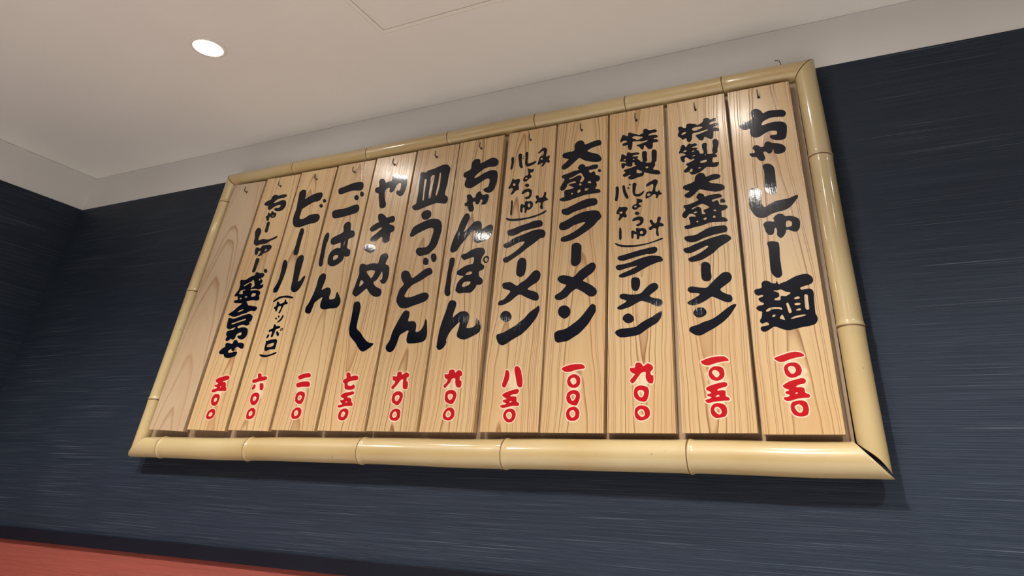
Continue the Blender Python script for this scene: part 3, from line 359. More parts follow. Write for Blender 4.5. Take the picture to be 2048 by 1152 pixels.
   [-251,2955,-274,2957,-306,2965,-319,2972,-329,2983,-335,2996,-334,3013,-327,3026,-311,3041,-291,3051,-209,3070,-164,3085,-92,3115,-19,3155,68,3210,111,3246,122,3260,120,3268,110,3273,80,3274,-50,3246,-100,3233,-120,3226,-165,3199,-192,3185,-252,3170,-269,3167,-287,3167,-339,3180,-352,3187,-362,3197,-373,3216,-378,3230,-378,3260,-368,3293,-360,3306,-350,3313,-336,3318,-295,3325,-273,3333,-174,3376,-70,3421,5,3446,55,3459,104,3466,147,3469,257,3469,289,3466,327,3458,352,3450,372,3439,385,3423,400,3398,420,3358,425,3343,426,3333,421,3320,409,3303,396,3290,358,3264,286,3187,216,3138,163,3106,1,3020,-84,2985,-121,2973,-156,2965,-214,2957],
   [-233,3440,-268,3448,-295,3458,-313,3467,-327,3478,-340,3501,-347,3523,-344,3548,-333,3561,-316,3566,-268,3570,-241,3575,-69,3638,44,3676,91,3688,146,3697,234,3699,276,3696,299,3692,316,3681,329,3666,342,3641,347,3611,344,3593,339,3583,319,3564,307,3558,289,3555,217,3552,197,3549,-71,3491,-116,3478,-190,3444,-208,3440],
   [-319,3710,-349,3718,-382,3733,-391,3743,-395,3756,-392,3763,-385,3770,-362,3785,-347,3789,-312,3790,-303,3798,-301,3806,-313,3866,-313,3898,-308,3916,-300,3923,-292,3926,-225,3927,-170,3935,-129,3946,-125,3950,-129,3958,-213,4003,-225,4012,-227,4018,-218,4026,-183,4036,-105,4040,-88,4050,-84,4058,-93,4066,-125,4074,-190,4064,-235,4050,-253,4038,-258,4023,-262,3996,-267,3986,-289,3953,-306,3936,-320,3928,-337,3924,-360,3925,-372,3929,-388,3940,-396,3953,-399,3970,-395,3993,-385,4018,-335,4100,-325,4120,-321,4138,-323,4146,-328,4152,-371,4183,-379,4198,-378,4213,-367,4223,-331,4238,-236,4255,-146,4281,-129,4284,-41,4285,-39,4288,-39,4293,-54,4313,-61,4326,-61,4333,-57,4346,-44,4366,-31,4379,-19,4387,1,4394,18,4397,31,4396,61,4383,74,4370,91,4338,104,4330,141,4330,211,4340,256,4349,274,4349,316,4341,329,4336,336,4328,342,4310,342,4290,332,4273,319,4260,292,4254,179,4256,164,4250,163,4238,175,4208,182,4200,192,4195,207,4195,220,4198,247,4218,252,4218,262,4213,279,4199,288,4186,293,4170,294,4150,299,4139,307,4134,350,4121,370,4102,379,4088,383,4063,380,4043,372,4024,357,4013,342,4005,330,4005,315,4009,310,4006,310,3998,323,3958,324,3930,318,3909,313,3903,300,3893,297,3880,300,3870,305,3866,356,3856,373,3846,389,3830,397,3818,399,3808,397,3798,392,3790,386,3787,361,3782,126,3782,98,3779,-22,3756,-184,3720,-261,3709],
   [-155,3823,-149,3822,-142,3825,-136,3836,-139,3847,-154,3856,-159,3856,-167,3853,-174,3843,-169,3831],
   [-35,3838,-24,3837,-12,3841,11,3855,15,3860,17,3868,15,3876,8,3888,0,3895,-27,3896,-37,3893,-42,3888,-50,3870,-51,3860,-47,3848],
   [110,3858,136,3858,153,3865,161,3873,164,3883,163,3898,155,3904,143,3907,130,3909,113,3908,102,3903,92,3893,90,3886,94,3873,100,3863],
   [1,3976,18,3975,25,3980,26,3986,18,4003,2,4024,-5,4025,-10,4021,-21,3993,-20,3983,-17,3979],
   [176,3996,207,3995,216,4000,212,4009,183,4036,172,4040,165,4038,155,4026,147,4010,147,4005,152,4000],
   [14,4038,22,4037,32,4040,55,4053,65,4066,73,4081,78,4100,73,4116,37,4183,25,4200,7,4218,-8,4222,-28,4218,-81,4197,-138,4170,-181,4158,-218,4147,-224,4143,-225,4138,-218,4130,-211,4126,-203,4127,-171,4135,-76,4168,-46,4176,-21,4179,-3,4176,7,4168,15,4158,21,4148,23,4138,23,4123,16,4100,-11,4060,-10,4053,-6,4048],
   [364,4180,350,4188,341,4198,336,4208,336,4218,339,4228,347,4236,359,4241,369,4240,384,4233,394,4224,399,4216,402,4203,399,4193,389,4183,382,4180],
   [-344,4340,-369,4349,-384,4362,-392,4385,-391,4410,-378,4430,-362,4447,-309,4485,-277,4512,-261,4528,-255,4540,-257,4545,-262,4548,-317,4563,-350,4577,-365,4587,-379,4603,-389,4623,-391,4636,-387,4650,-378,4663,-368,4674,-345,4684,-265,4689,-198,4689,-173,4693,-152,4700,-145,4713,-142,4740,-147,4780,-146,4816,-129,4846,-106,4869,-92,4878,-66,4888,-46,4892,-13,4886,17,4875,33,4860,52,4830,61,4796,64,4792,72,4789,102,4793,222,4823,262,4831,324,4839,349,4834,367,4826,380,4816,391,4796,396,4780,398,4768,397,4750,390,4735,377,4723,345,4717,312,4717,292,4714,230,4698,187,4686,152,4672,127,4659,122,4650,125,4640,138,4629,170,4613,315,4554,335,4542,366,4517,396,4475,409,4440,409,4430,404,4418,395,4405,385,4398,366,4392,321,4389,276,4395,201,4413,156,4428,71,4462,26,4490,-19,4523,-30,4528,-37,4529,-47,4526,-60,4518,-209,4400,-246,4373,-306,4343,-321,4339]],
  red=[[2,160,-16,163,-38,170,-58,180,-68,188,-78,200,-87,220,-92,236,-94,263,-91,278,-83,300,-70,320,-57,330,-36,341,-9,351,34,356,56,353,74,346,89,336,112,315,121,303,127,285,130,268,130,246,125,220,119,206,105,190,92,180,57,165],
   [6,206,22,205,45,218,54,230,62,250,62,268,54,283,36,304,21,309,6,308,-14,300,-31,281,-37,265,-34,255,-24,238,-6,214],
   [41,373,-19,385,-51,399,-67,410,-83,426,-94,448,-98,468,-98,500,-91,528,-82,545,-72,556,-57,566,-40,574,-7,584,13,587,45,587,70,580,98,566,110,557,118,545,126,523,129,498,127,473,117,436,105,411,89,385,79,375,69,372],
   [5,436,18,437,37,451,54,476,61,495,61,505,53,519,38,530,23,534,10,534,-14,527,-29,514,-35,503,-32,488,-19,461,-9,447],
   [-2,618,-22,623,-47,632,-62,642,-76,656,-87,673,-93,688,-96,706,-96,726,-83,764,-72,778,-55,789,-31,802,-13,808,9,812,34,812,57,808,72,801,97,784,108,773,120,753,128,733,128,700,121,673,115,660,107,650,86,633,63,621,45,617],
   [5,663,18,663,45,675,55,683,61,700,61,723,52,739,35,756,12,764,-8,761,-25,753,-38,740,-45,726,-36,706,-6,670],
   [-111,848,-128,850,-156,859,-178,873,-190,883,-199,893,-199,901,-181,915,-124,936,-66,949,21,959,109,958,151,951,178,935,192,921,197,911,194,898,184,889,87,881,39,873,-43,852,-86,847]],
  halo=[[4,143,-46,155,-79,175,-101,210,-111,258,-102,298,-86,325,-31,366,-75,396,-104,428,-115,468,-112,515,-101,545,-87,564,-27,600,-67,626,-94,653,-111,690,-113,728,-100,766,-84,788,-53,810,-13,826,44,828,89,811,128,773,141,746,146,720,143,690,130,653,115,635,73,603,125,564,143,520,146,490,136,441,121,405,93,360,129,320,139,301,148,263,143,223,130,193,97,164,57,148],
   [9,226,29,228,44,250,40,273,21,291,-4,286,-17,268,-13,253],
   [5,458,13,456,23,461,41,490,40,505,23,516,-2,513,-15,503,-14,488],
   [8,683,32,687,43,706,37,730,12,745,-13,740,-25,726,-19,710],
   [-111,830,-163,844,-203,873,-214,888,-216,901,-211,913,-198,923,-159,942,-79,964,24,976,109,976,165,963,205,930,212,918,214,903,207,888,194,876,177,870,54,859,-43,835]]),
 5: dict(xt=-0.5639, xb=-0.5654, w=0.1033, zb=0.0919, hook=(-0.5661, 0.6009),
  ink=[[-254,1291,-279,1299,-304,1313,-325,1329,-337,1344,-367,1401,-375,1424,-375,1444,-364,1464,-354,1471,-344,1474,-277,1485,-239,1496,-24,1592,3,1611,40,1641,130,1698,200,1772,249,1811,290,1836,327,1855,345,1866,380,1893,387,1894,396,1889,402,1879,408,1861,409,1826,405,1804,395,1771,369,1716,343,1675,268,1587,204,1524,131,1464,91,1438,6,1402,-84,1357,-179,1304,-224,1290],
   [-225,1663,-257,1674,-291,1694,-306,1708,-323,1731,-333,1748,-336,1764,-333,1781,-327,1796,-316,1814,-303,1827,-285,1838,-263,1846,-245,1850,-225,1848,-208,1844,-180,1834,-157,1819,-142,1804,-122,1776,-115,1761,-111,1744,-114,1721,-119,1704,-132,1686,-152,1674,-180,1665,-207,1661],
   [-348,1946,-383,1951,-393,1957,-399,1964,-403,1974,-403,1981,-397,1999,-388,2014,-381,2021,-371,2026,-311,2038,-296,2044,-283,2054,-203,2136,-183,2161,-179,2174,-184,2182,-199,2190,-311,2227,-329,2240,-341,2259,-349,2276,-353,2291,-352,2301,-348,2314,-334,2329,-319,2334,-294,2337,-219,2337,-197,2334,-169,2324,-76,2268,-59,2261,-49,2260,-39,2265,-10,2294,3,2304,66,2330,86,2341,104,2354,173,2415,227,2471,258,2493,285,2502,310,2501,330,2493,356,2476,372,2461,381,2447,389,2414,384,2371,379,2354,370,2336,348,2307,319,2284,239,2247,186,2216,161,2199,156,2191,161,2183,176,2174,206,2163,284,2141,319,2126,342,2114,355,2104,364,2091,375,2071,383,2046,382,2014,377,1999,369,1989,354,1983,329,1980,307,1983,287,1988,227,2011,149,2044,39,2099,22,2104,4,2105,-24,2096,-56,2079,-131,2023,-183,1992,-246,1966,-276,1956,-308,1948],
   [-12,2408,-29,2413,-57,2426,-73,2439,-90,2464,-96,2501,-96,2574,-91,2649,-88,2676,-84,2696,-65,2721,-41,2741,-30,2746,-18,2750,12,2749,40,2739,63,2724,75,2711,83,2696,94,2649,96,2599,94,2534,85,2487,75,2456,64,2439,51,2426,23,2411,11,2407],
   [-325,2686,-360,2701,-370,2709,-381,2724,-388,2739,-389,2749,-384,2764,-377,2774,-363,2782,-303,2798,-263,2813,-203,2846,-145,2881,-66,2936,-22,2971,7,3001,20,3021,24,3036,19,3042,-4,3045,-49,3042,-86,3036,-151,3014,-276,2963,-306,2957,-346,2958,-363,2961,-376,2967,-388,2977,-403,2996,-410,3011,-408,3024,-401,3032,-386,3042,-371,3049,-321,3065,-301,3073,-221,3122,-179,3136,-74,3162,1,3181,138,3221,196,3234,218,3237,308,3237,343,3231,378,3221,396,3212,412,3196,427,3171,432,3154,432,3128,423,3096,409,3081,389,3070,376,3067,346,3072,329,3065,204,2981,84,2914,-3,2851,-43,2826,-268,2700,-303,2686],
   [-251,3173,-281,3178,-306,3185,-319,3191,-332,3201,-344,3224,-353,3254,-352,3264,-347,3276,-342,3285,-334,3290,-312,3297,-237,3308,-139,3336,-42,3359,80,3381,168,3407,203,3412,265,3412,285,3412,323,3402,343,3385,356,3366,366,3344,366,3329,356,3301,341,3287,308,3280,118,3259,-4,3242,-62,3227,-124,3198,-176,3181,-214,3173],
   [-180,3451,-277,3460,-322,3468,-352,3476,-372,3486,-393,3501,-409,3526,-409,3534,-405,3536,-372,3529,-325,3513,-287,3505,-180,3495,-132,3495,-117,3492,25,3492,93,3500,213,3520,278,3533,315,3546,410,3585,418,3584,423,3574,422,3566,416,3556,395,3538,375,3527,305,3506,173,3473,110,3465,20,3460,-67,3450],
   [-308,3573,-315,3576,-323,3586,-329,3606,-329,3804,-332,3824,-332,3866,-331,3871,-326,3875,-318,3878,-313,3876,-302,3864,-293,3841,-287,3754,-287,3714,-289,3699,-289,3594,-294,3581],
   [-13,3583,-23,3591,-31,3609,-29,3646,-31,3671,-38,3684,-50,3696,-58,3698,-63,3696,-73,3681,-72,3619,-77,3606,-82,3601,-93,3599,-113,3612,-120,3624,-124,3644,-127,3734,-123,3748,-119,3756,-106,3766,-91,3771,-83,3769,-66,3753,-53,3746,-41,3748,-37,3756,-39,3776,-37,3791,-21,3812,-8,3816,34,3803,74,3807,95,3801,112,3788,125,3774,132,3758,138,3738,138,3721,135,3706,128,3686,115,3664,100,3653,65,3638,20,3636,12,3624,6,3591,0,3585],
   [327,3613,314,3619,300,3628,290,3644,286,3664,286,3679,299,3714,301,3724,298,3731,286,3744,264,3758,249,3759,232,3753,209,3736,199,3734,189,3741,179,3758,179,3771,183,3781,205,3794,210,3801,206,3816,177,3874,178,3884,186,3894,196,3900,204,3902,222,3897,242,3881,250,3859,257,3849,264,3845,287,3842,299,3843,314,3847,330,3861,348,3894,353,3929,357,3941,364,3946,376,3946,384,3942,389,3935,398,3906,397,3889,386,3861,387,3849,396,3836,430,3806,437,3788,435,3778,429,3771,397,3769,382,3765,359,3754,344,3741,339,3726,338,3694,351,3626,347,3619,342,3615],
   [54,3684,65,3683,72,3687,78,3696,81,3709,80,3726,76,3738,68,3754,57,3762,47,3763,37,3757,32,3748,28,3734,29,3724,36,3701,43,3691],
   [-6,3851,-18,3854,-33,3862,-47,3874,-50,3884,-46,3889,-28,3897,-14,3902,16,3905,27,3911,37,3929,42,3951,42,3964,34,3981,19,3995,-1,3999,-11,3999,-26,3995,-76,3971,-99,3965,-109,3965,-120,3974,-122,3984,-117,4006,-109,4022,-102,4031,-91,4039,-53,4056,-19,4062,19,4062,34,4059,56,4046,70,4036,85,4019,92,3999,95,3961,92,3929,84,3894,69,3872,49,3858,22,3850],
   [-341,3988,-354,3996,-357,4006,-354,4016,-326,4066,-318,4094,-320,4104,-327,4112,-337,4120,-357,4126,-367,4124,-392,4111,-402,4111,-414,4124,-419,4134,-420,4141,-415,4154,-385,4201,-362,4269,-346,4306,-340,4312,-332,4313,-305,4293,-285,4285,-240,4297,-225,4297,-197,4287,-184,4276,-179,4256,-181,4231,-187,4214,-202,4181,-203,4171,-203,4159,-191,4114,-185,4079,-189,4070,-199,4064,-224,4058,-249,4057,-259,4053,-294,4008,-326,3989],
   [-17,4096,-39,4103,-54,4113,-63,4126,-67,4139,-65,4151,-54,4162,-42,4167,-24,4167,-7,4162,11,4152,21,4141,27,4126,26,4116,18,4103,1,4096],
   [-298,4159,-287,4158,-278,4164,-274,4171,-273,4184,-275,4194,-281,4204,-289,4210,-299,4214,-309,4215,-317,4212,-324,4204,-326,4194,-325,4184,-318,4171,-309,4163],
   [-72,4218,-89,4223,-107,4236,-116,4249,-118,4259,-113,4279,-105,4299,-93,4316,-77,4332,-62,4339,-32,4336,-25,4340,-21,4346,-16,4368,-17,4398,-22,4426,-36,4468,-36,4476,-30,4479,-8,4475,30,4453,40,4450,87,4454,95,4448,101,4428,100,4418,95,4408,76,4388,68,4385,35,4381,27,4374,27,4361,30,4351,51,4326,58,4314,58,4281,55,4276,48,4272,25,4269,15,4265,-2,4243,-22,4228,-37,4220,-47,4217],
   [-50,4261,-32,4261,-24,4271,-25,4279,-30,4285,-45,4293,-60,4294,-67,4289,-70,4284,-67,4272],
   [255,4473,250,4476,249,4481,251,4498,281,4531,284,4538,282,4545,272,4547,237,4539,177,4519,170,4522,166,4534,169,4554,190,4621,199,4671,217,4690,229,4699,242,4704,259,4706,269,4710,279,4725,287,4751,287,4776,282,4791,276,4799,261,4804,244,4799,217,4774,189,4758,177,4757,167,4766,162,4776,166,4786,191,4807,220,4841,241,4856,264,4866,284,4870,296,4867,314,4859,339,4842,350,4824,355,4796,355,4781,338,4706,339,4684,352,4671,367,4665,374,4668,394,4686,402,4687,417,4677,423,4664,415,4626,403,4604,405,4596,422,4574,425,4566,426,4544,420,4534,410,4528,397,4528,382,4536,357,4555,347,4557,339,4548,328,4518,305,4490,287,4478],
   [-175,4508,-187,4514,-199,4524,-218,4551,-226,4566,-231,4588,-242,4661,-259,4731,-265,4771,-264,4806,-256,4819,-246,4825,-234,4829,-219,4827,-201,4819,-190,4808,-185,4796,-182,4776,-182,4711,-174,4638,-166,4601,-145,4536,-147,4524,-154,4514,-163,4508],
   [-395,4513,-415,4525,-421,4541,-407,4648,-407,4674,-417,4726,-420,4756,-416,4768,-407,4778,-398,4784,-388,4784,-381,4781,-366,4770,-356,4751,-350,4716,-349,4661,-365,4544,-377,4518,-385,4512],
   [-40,4521,-63,4528,-89,4551,-98,4571,-107,4611,-107,4714,-115,4811,-109,4834,-99,4839,-79,4839,-61,4829,-52,4816,-47,4786,-49,4691,-51,4618,-46,4598,-30,4587,-18,4583,-8,4583,117,4615,134,4612,140,4598,137,4584,131,4576,85,4549,55,4538,17,4528,-10,4523],
   [249,4614,257,4613,264,4616,270,4621,273,4628,272,4636,267,4646,259,4654,252,4659,242,4660,234,4658,229,4654,226,4644,229,4628,239,4618],
   [-151,4701,-162,4708,-166,4718,-163,4727,-153,4730,-145,4726,-138,4716,-138,4706,-143,4701],
   [-146,4748,-154,4754,-156,4764,-151,4769,-141,4769,-133,4764,-130,4756,-133,4749]],
  red=[[-25,138,-44,146,-63,158,-88,181,-103,206,-109,221,-112,239,-109,256,-94,288,-76,307,-56,320,-26,329,7,332,24,330,39,329,59,322,82,309,97,294,107,274,113,256,113,229,110,211,104,194,97,183,80,162,62,149,43,141,25,138],
   [-6,181,14,183,29,191,41,209,48,234,47,241,40,256,23,276,12,284,-6,286,-23,283,-39,276,-57,258,-61,246,-55,226,-44,209,-26,191],
   [-136,341,-153,347,-169,355,-179,366,-179,374,-169,380,-156,384,-129,389,-99,390,-86,393,-76,399,-73,404,-75,409,-126,424,-135,431,-142,444,-139,451,-129,456,-109,462,-79,465,-76,469,-79,474,-96,486,-136,505,-151,515,-160,526,-161,531,-158,536,-139,548,-99,568,-57,581,53,607,86,612,116,612,131,606,136,598,139,588,135,568,118,548,108,543,91,540,53,539,9,529,-6,522,-9,513,-6,509,-1,507,74,507,86,504,101,496,107,486,110,466,108,456,112,434,119,426,141,417,154,409,160,394,160,384,156,378,149,372,134,368,44,370,-21,359,-113,340],
   [-16,419,-9,418,21,429,24,431,24,436,17,441,1,439,-19,431,-22,426],
   [143,636,113,653,103,663,96,676,27,886,27,924,35,946,50,954,62,956,72,955,95,948,112,937,131,916,143,899,155,871,181,774,192,716,192,676,188,656,184,646,176,638,166,635],
   [-144,638,-164,648,-174,659,-178,671,-178,699,-162,744,-152,784,-146,811,-141,869,-137,884,-131,894,-120,904,-110,904,-96,899,-84,891,-72,876,-60,846,-56,821,-59,774,-66,746,-77,719,-104,661,-117,643,-129,638]],
  halo=[[-23,121,-53,132,-86,156,-107,179,-124,214,-129,236,-124,261,-114,288,-92,316,-91,323,-133,323,-163,333,-189,354,-197,374,-186,390,-149,404,-142,411,-156,435,-158,449,-152,461,-131,479,-175,518,-177,534,-167,549,-119,577,-82,591,26,619,96,631,102,636,80,674,12,879,9,919,17,949,40,968,75,972,115,955,149,919,170,879,188,816,208,721,209,681,205,654,196,636,182,624,153,613,156,581,146,555,128,535,104,518,122,493,130,444,161,424,172,411,177,394,174,376,161,361,139,352,67,352,53,346,95,319,121,284,131,239,120,191,96,156,65,132,25,121],
   [-10,201,2,199,17,204,29,229,19,255,-1,268,-28,262,-42,246,-32,221],
   [-142,621,-167,630,-187,648,-195,669,-195,699,-170,781,-151,891,-125,919,-98,918,-70,899,-49,866,-39,824,-42,774,-60,717,-92,649,-110,628]]),
 6: dict(xt=-0.679, xb=-0.6804, w=0.1033, zb=0.0915, hook=(-0.6778, 0.602),
  ink=[[-346,1270,-363,1277,-386,1294,-400,1310,-407,1330,-407,1413,-398,1578,-390,1630,-367,1740,-305,1952,-283,2058,-270,2085,-251,2103,-233,2110,-213,2111,-158,2099,-135,2086,-120,2071,-112,2055,-107,2035,-109,2002,-120,1952,-140,1890,-146,1865,-149,1825,-148,1812,-145,1808,-137,1809,-90,1848,-37,1883,-20,1891,8,1898,27,1901,77,1901,100,1898,144,1880,168,1862,183,1842,196,1815,197,1768,191,1730,167,1652,165,1638,165,1620,169,1613,178,1609,223,1609,261,1612,293,1617,308,1622,321,1632,334,1652,339,1672,339,1742,343,1760,347,1768,355,1767,373,1756,398,1730,426,1685,449,1635,455,1600,451,1570,442,1548,432,1533,420,1520,391,1503,259,1450,214,1435,171,1424,144,1421,111,1424,66,1435,41,1444,14,1460,-3,1473,-13,1485,-17,1498,-18,1523,-15,1545,7,1633,14,1695,13,1703,6,1715,0,1720,-7,1718,-71,1655,-122,1613,-140,1595,-187,1525,-204,1493,-222,1443,-222,1425,-213,1400,-213,1383,-225,1352,-243,1322,-263,1302,-291,1284,-326,1270],
   [-326,2190,-348,2197,-363,2206,-378,2219,-386,2230,-393,2246,-399,2270,-402,2290,-402,2335,-395,2430,-395,2548,-393,2562,-393,2612,-388,2672,-388,2705,-386,2718,-386,2812,-383,2860,-378,2880,-360,2894,-345,2899,-313,2897,-290,2891,-277,2882,-272,2870,-266,2840,-266,2800,-271,2740,-295,2635,-298,2600,-288,2488,-282,2320,-277,2285,-265,2243,-265,2230,-271,2211,-283,2195,-296,2189],
   [99,2217,39,2224,-1,2224,-41,2219,-81,2219,-98,2227,-146,2257,-159,2268,-166,2280,-167,2318,-162,2345,-147,2403,-136,2425,-116,2451,-84,2484,-39,2514,-34,2522,-37,2528,-49,2533,-109,2544,-134,2551,-157,2561,-174,2572,-182,2580,-188,2600,-187,2610,-182,2625,-169,2638,-134,2659,-25,2713,-2,2720,28,2726,98,2732,130,2738,138,2744,143,2752,149,2772,151,2795,151,2832,148,2848,142,2856,132,2861,120,2862,100,2861,15,2843,-52,2824,-67,2827,-80,2833,-120,2871,-136,2895,-138,2908,-133,2920,-125,2930,-108,2940,-37,2950,-18,2958,27,2986,60,3000,117,3018,172,3029,265,3029,302,3021,320,3013,340,2999,355,2982,363,2965,368,2935,368,2918,361,2902,327,2858,317,2840,307,2795,307,2770,310,2752,318,2732,330,2720,380,2689,388,2675,391,2655,388,2640,383,2630,368,2617,346,2604,306,2596,295,2590,290,2580,290,2550,296,2518,305,2498,316,2487,361,2457,381,2431,390,2408,390,2390,384,2372,372,2352,354,2345,296,2344,279,2346,269,2344,263,2338,258,2310,249,2295,212,2250,197,2238,174,2225,149,2217],
   [-15,2332,14,2331,54,2340,101,2358,126,2372,132,2378,136,2387,136,2403,129,2413,111,2419,79,2424,51,2424,14,2418,-14,2408,-22,2400,-32,2380,-37,2360,-34,2345],
   [50,2542,71,2541,91,2544,126,2552,139,2560,141,2565,142,2578,136,2590,123,2597,101,2601,73,2601,61,2598,41,2588,8,2564,6,2560,7,2555,16,2548],
   [395,2725,385,2729,370,2744,353,2768,347,2785,347,2812,355,2835,368,2848,397,2860,421,2860,440,2853,463,2835,468,2825,471,2810,471,2780,458,2755,440,2734,430,2728,418,2725],
   [417,2752,428,2752,438,2758,445,2768,448,2782,444,2800,438,2811,428,2820,415,2826,400,2826,392,2822,384,2812,381,2800,385,2782,393,2768,403,2759],
   [-340,2995,-365,3001,-377,3008,-388,3020,-401,3048,-402,3073,-399,3100,-386,3175,-352,3293,-294,3428,-270,3533,-255,3575,-231,3633,-205,3685,-185,3718,-175,3728,-157,3738,-135,3743,-115,3743,-102,3739,-87,3726,-74,3708,-63,3685,-59,3668,-58,3628,-62,3613,-108,3505,-147,3390,-147,3383,-144,3378,-139,3377,-126,3383,-96,3404,20,3520,36,3533,56,3547,81,3555,111,3561,136,3561,171,3551,198,3535,208,3526,217,3513,227,3488,237,3448,241,3400,244,3394,249,3390,261,3392,279,3399,346,3435,401,3453,426,3453,443,3448,459,3440,474,3425,481,3408,487,3375,487,3348,482,3310,469,3263,462,3245,444,3217,422,3192,404,3178,374,3164,322,3147,234,3127,214,3124,189,3124,154,3134,124,3147,107,3158,98,3167,90,3183,86,3198,86,3228,102,3298,107,3348,104,3363,101,3369,94,3371,81,3370,49,3357,24,3338,-21,3299,-65,3255,-189,3115,-235,3042,-249,3025,-263,3016,-288,3004,-323,2994],
   [-52,3762,-77,3772,-92,3782,-102,3792,-110,3808,-132,3870,-142,3888,-153,3893,-185,3894,-195,3896,-203,3902,-211,3918,-216,3938,-215,3958,-208,3963,-185,3967,-175,3972,-169,3980,-165,3995,-165,4030,-189,4095,-190,4107,-187,4117,-176,4128,-161,4134,-138,4133,-103,4124,-87,4110,-52,4058,-33,4047,-16,4047,4,4051,13,4058,15,4065,13,4102,25,4122,62,4156,82,4163,94,4164,109,4159,119,4151,169,4079,182,4076,207,4079,234,4084,259,4084,282,4080,300,4070,314,4050,318,4035,318,4018,313,3975,298,3922,285,3895,270,3884,247,3879,210,3876,185,3879,170,3884,167,3890,167,3898,185,3950,188,3965,182,3976,164,3990,150,3989,137,3980,130,3968,120,3928,116,3920,107,3910,92,3900,82,3897,65,3901,41,3915,34,3925,24,3948,17,3955,2,3964,-18,3968,-23,3962,-26,3948,-24,3920,-18,3900,0,3865,8,3845,13,3815,13,3798,8,3782,-7,3771,-30,3762],
   [287,4107,247,4121,207,4142,186,4162,175,4188,178,4198,194,4208,214,4216,264,4231,272,4238,281,4252,287,4270,295,4305,295,4362,289,4388,273,4403,251,4413,238,4414,201,4405,171,4395,-21,4297,-99,4265,-114,4261,-141,4261,-179,4270,-204,4278,-239,4297,-255,4310,-266,4325,-272,4340,-277,4365,-278,4390,-267,4450,-254,4485,-264,4498,-307,4522,-317,4530,-329,4550,-335,4570,-336,4590,-333,4602,-327,4615,-320,4622,-307,4629,-252,4645,-220,4657,-190,4672,-177,4682,-172,4692,-169,4712,-169,4750,-174,4785,-172,4815,-166,4830,-155,4844,-133,4866,-115,4878,-103,4883,-85,4886,-50,4886,-28,4879,2,4863,15,4851,20,4842,23,4832,24,4808,27,4785,32,4778,37,4775,55,4774,80,4780,130,4798,182,4820,245,4843,280,4851,300,4851,340,4843,370,4833,387,4824,405,4811,421,4795,440,4770,451,4750,454,4718,448,4690,439,4675,418,4659,395,4650,380,4646,343,4646,273,4656,250,4656,178,4648,148,4640,118,4625,6,4558,-22,4536,-59,4499,-68,4485,-64,4475,-52,4467,-39,4466,-24,4470,33,4491,126,4536,156,4548,238,4573,288,4581,340,4578,380,4570,400,4563,432,4540,445,4522,453,4502,462,4470,467,4428,465,4355,460,4305,454,4275,439,4220,417,4162,399,4140,385,4127,364,4115,349,4110,329,4106]],
  red=[[5,172,-40,182,-58,188,-71,197,-78,205,-88,223,-94,252,-80,298,-61,326,-36,345,-13,357,17,363,34,364,52,363,77,354,102,340,114,328,122,312,130,285,133,257,130,235,126,223,119,211,105,198,85,184,55,174,35,171],
   [9,213,22,215,50,230,59,240,63,255,63,272,55,288,32,310,17,316,-1,315,-17,308,-30,290,-41,265,-37,250,-26,231,-11,220],
   [31,412,-44,434,-64,445,-83,468,-92,485,-100,507,-100,552,-94,580,-88,595,-74,606,-57,615,-34,623,-4,629,31,629,46,626,71,618,86,610,103,596,116,578,123,562,127,545,124,517,119,492,104,459,84,428,74,418,64,412],
   [1,475,19,475,36,484,48,500,60,527,59,540,49,553,31,564,15,568,-4,569,-26,564,-40,552,-45,542,-43,527,-34,509,-19,489],
   [-122,660,-132,665,-148,678,-153,690,-152,700,-144,711,-107,738,-93,760,-86,783,-95,793,-130,807,-146,823,-157,840,-163,855,-163,868,-160,873,-150,876,-117,871,-90,873,-82,883,-81,915,-75,930,-60,940,-32,946,5,943,20,938,28,930,43,898,48,893,53,893,60,897,85,922,98,928,118,931,140,928,160,920,170,913,183,894,193,870,192,858,188,848,183,843,164,835,155,828,152,818,152,793,154,780,158,774,165,770,185,767,190,763,193,755,199,723,199,688,196,678,186,667,173,661,136,661,118,666,106,674,90,693,74,735,69,758,69,788,65,797,55,805,38,808,13,804,-4,795,-10,785,-20,755,-28,743,-88,685,-106,662,-112,659]],
  halo=[[5,155,-53,169,-80,184,-103,215,-111,255,-94,308,-68,341,-18,373,34,382,87,368,125,340,145,295,149,250,138,210,105,177,62,159],
   [3,233,24,235,44,252,41,277,19,297,-4,295,-21,270,-18,250],
   [29,395,-49,418,-74,432,-102,468,-117,510,-115,568,-100,605,-64,630,-2,646,46,643,97,622,130,588,143,547,135,487,101,423,71,398],
   [1,495,14,493,24,497,41,525,36,541,14,550,-14,549,-26,537,-17,515],
   [-119,642,-154,662,-169,688,-162,715,-121,748,-108,773,-112,781,-145,799,-170,830,-180,863,-170,885,-152,892,-105,891,-85,943,-63,957,-30,963,22,955,55,923,100,946,140,946,175,930,195,905,209,875,209,858,198,835,173,817,169,803,173,790,203,772,214,743,216,685,210,670,196,654,176,645,141,644,116,649,98,659,79,680,69,700,55,743,50,783,35,790,10,783,-17,732,-96,650]]),
 7: dict(xt=-0.7848, xb=-0.7895, w=0.1033, zb=0.0923, hook=(-0.785, 0.6009),
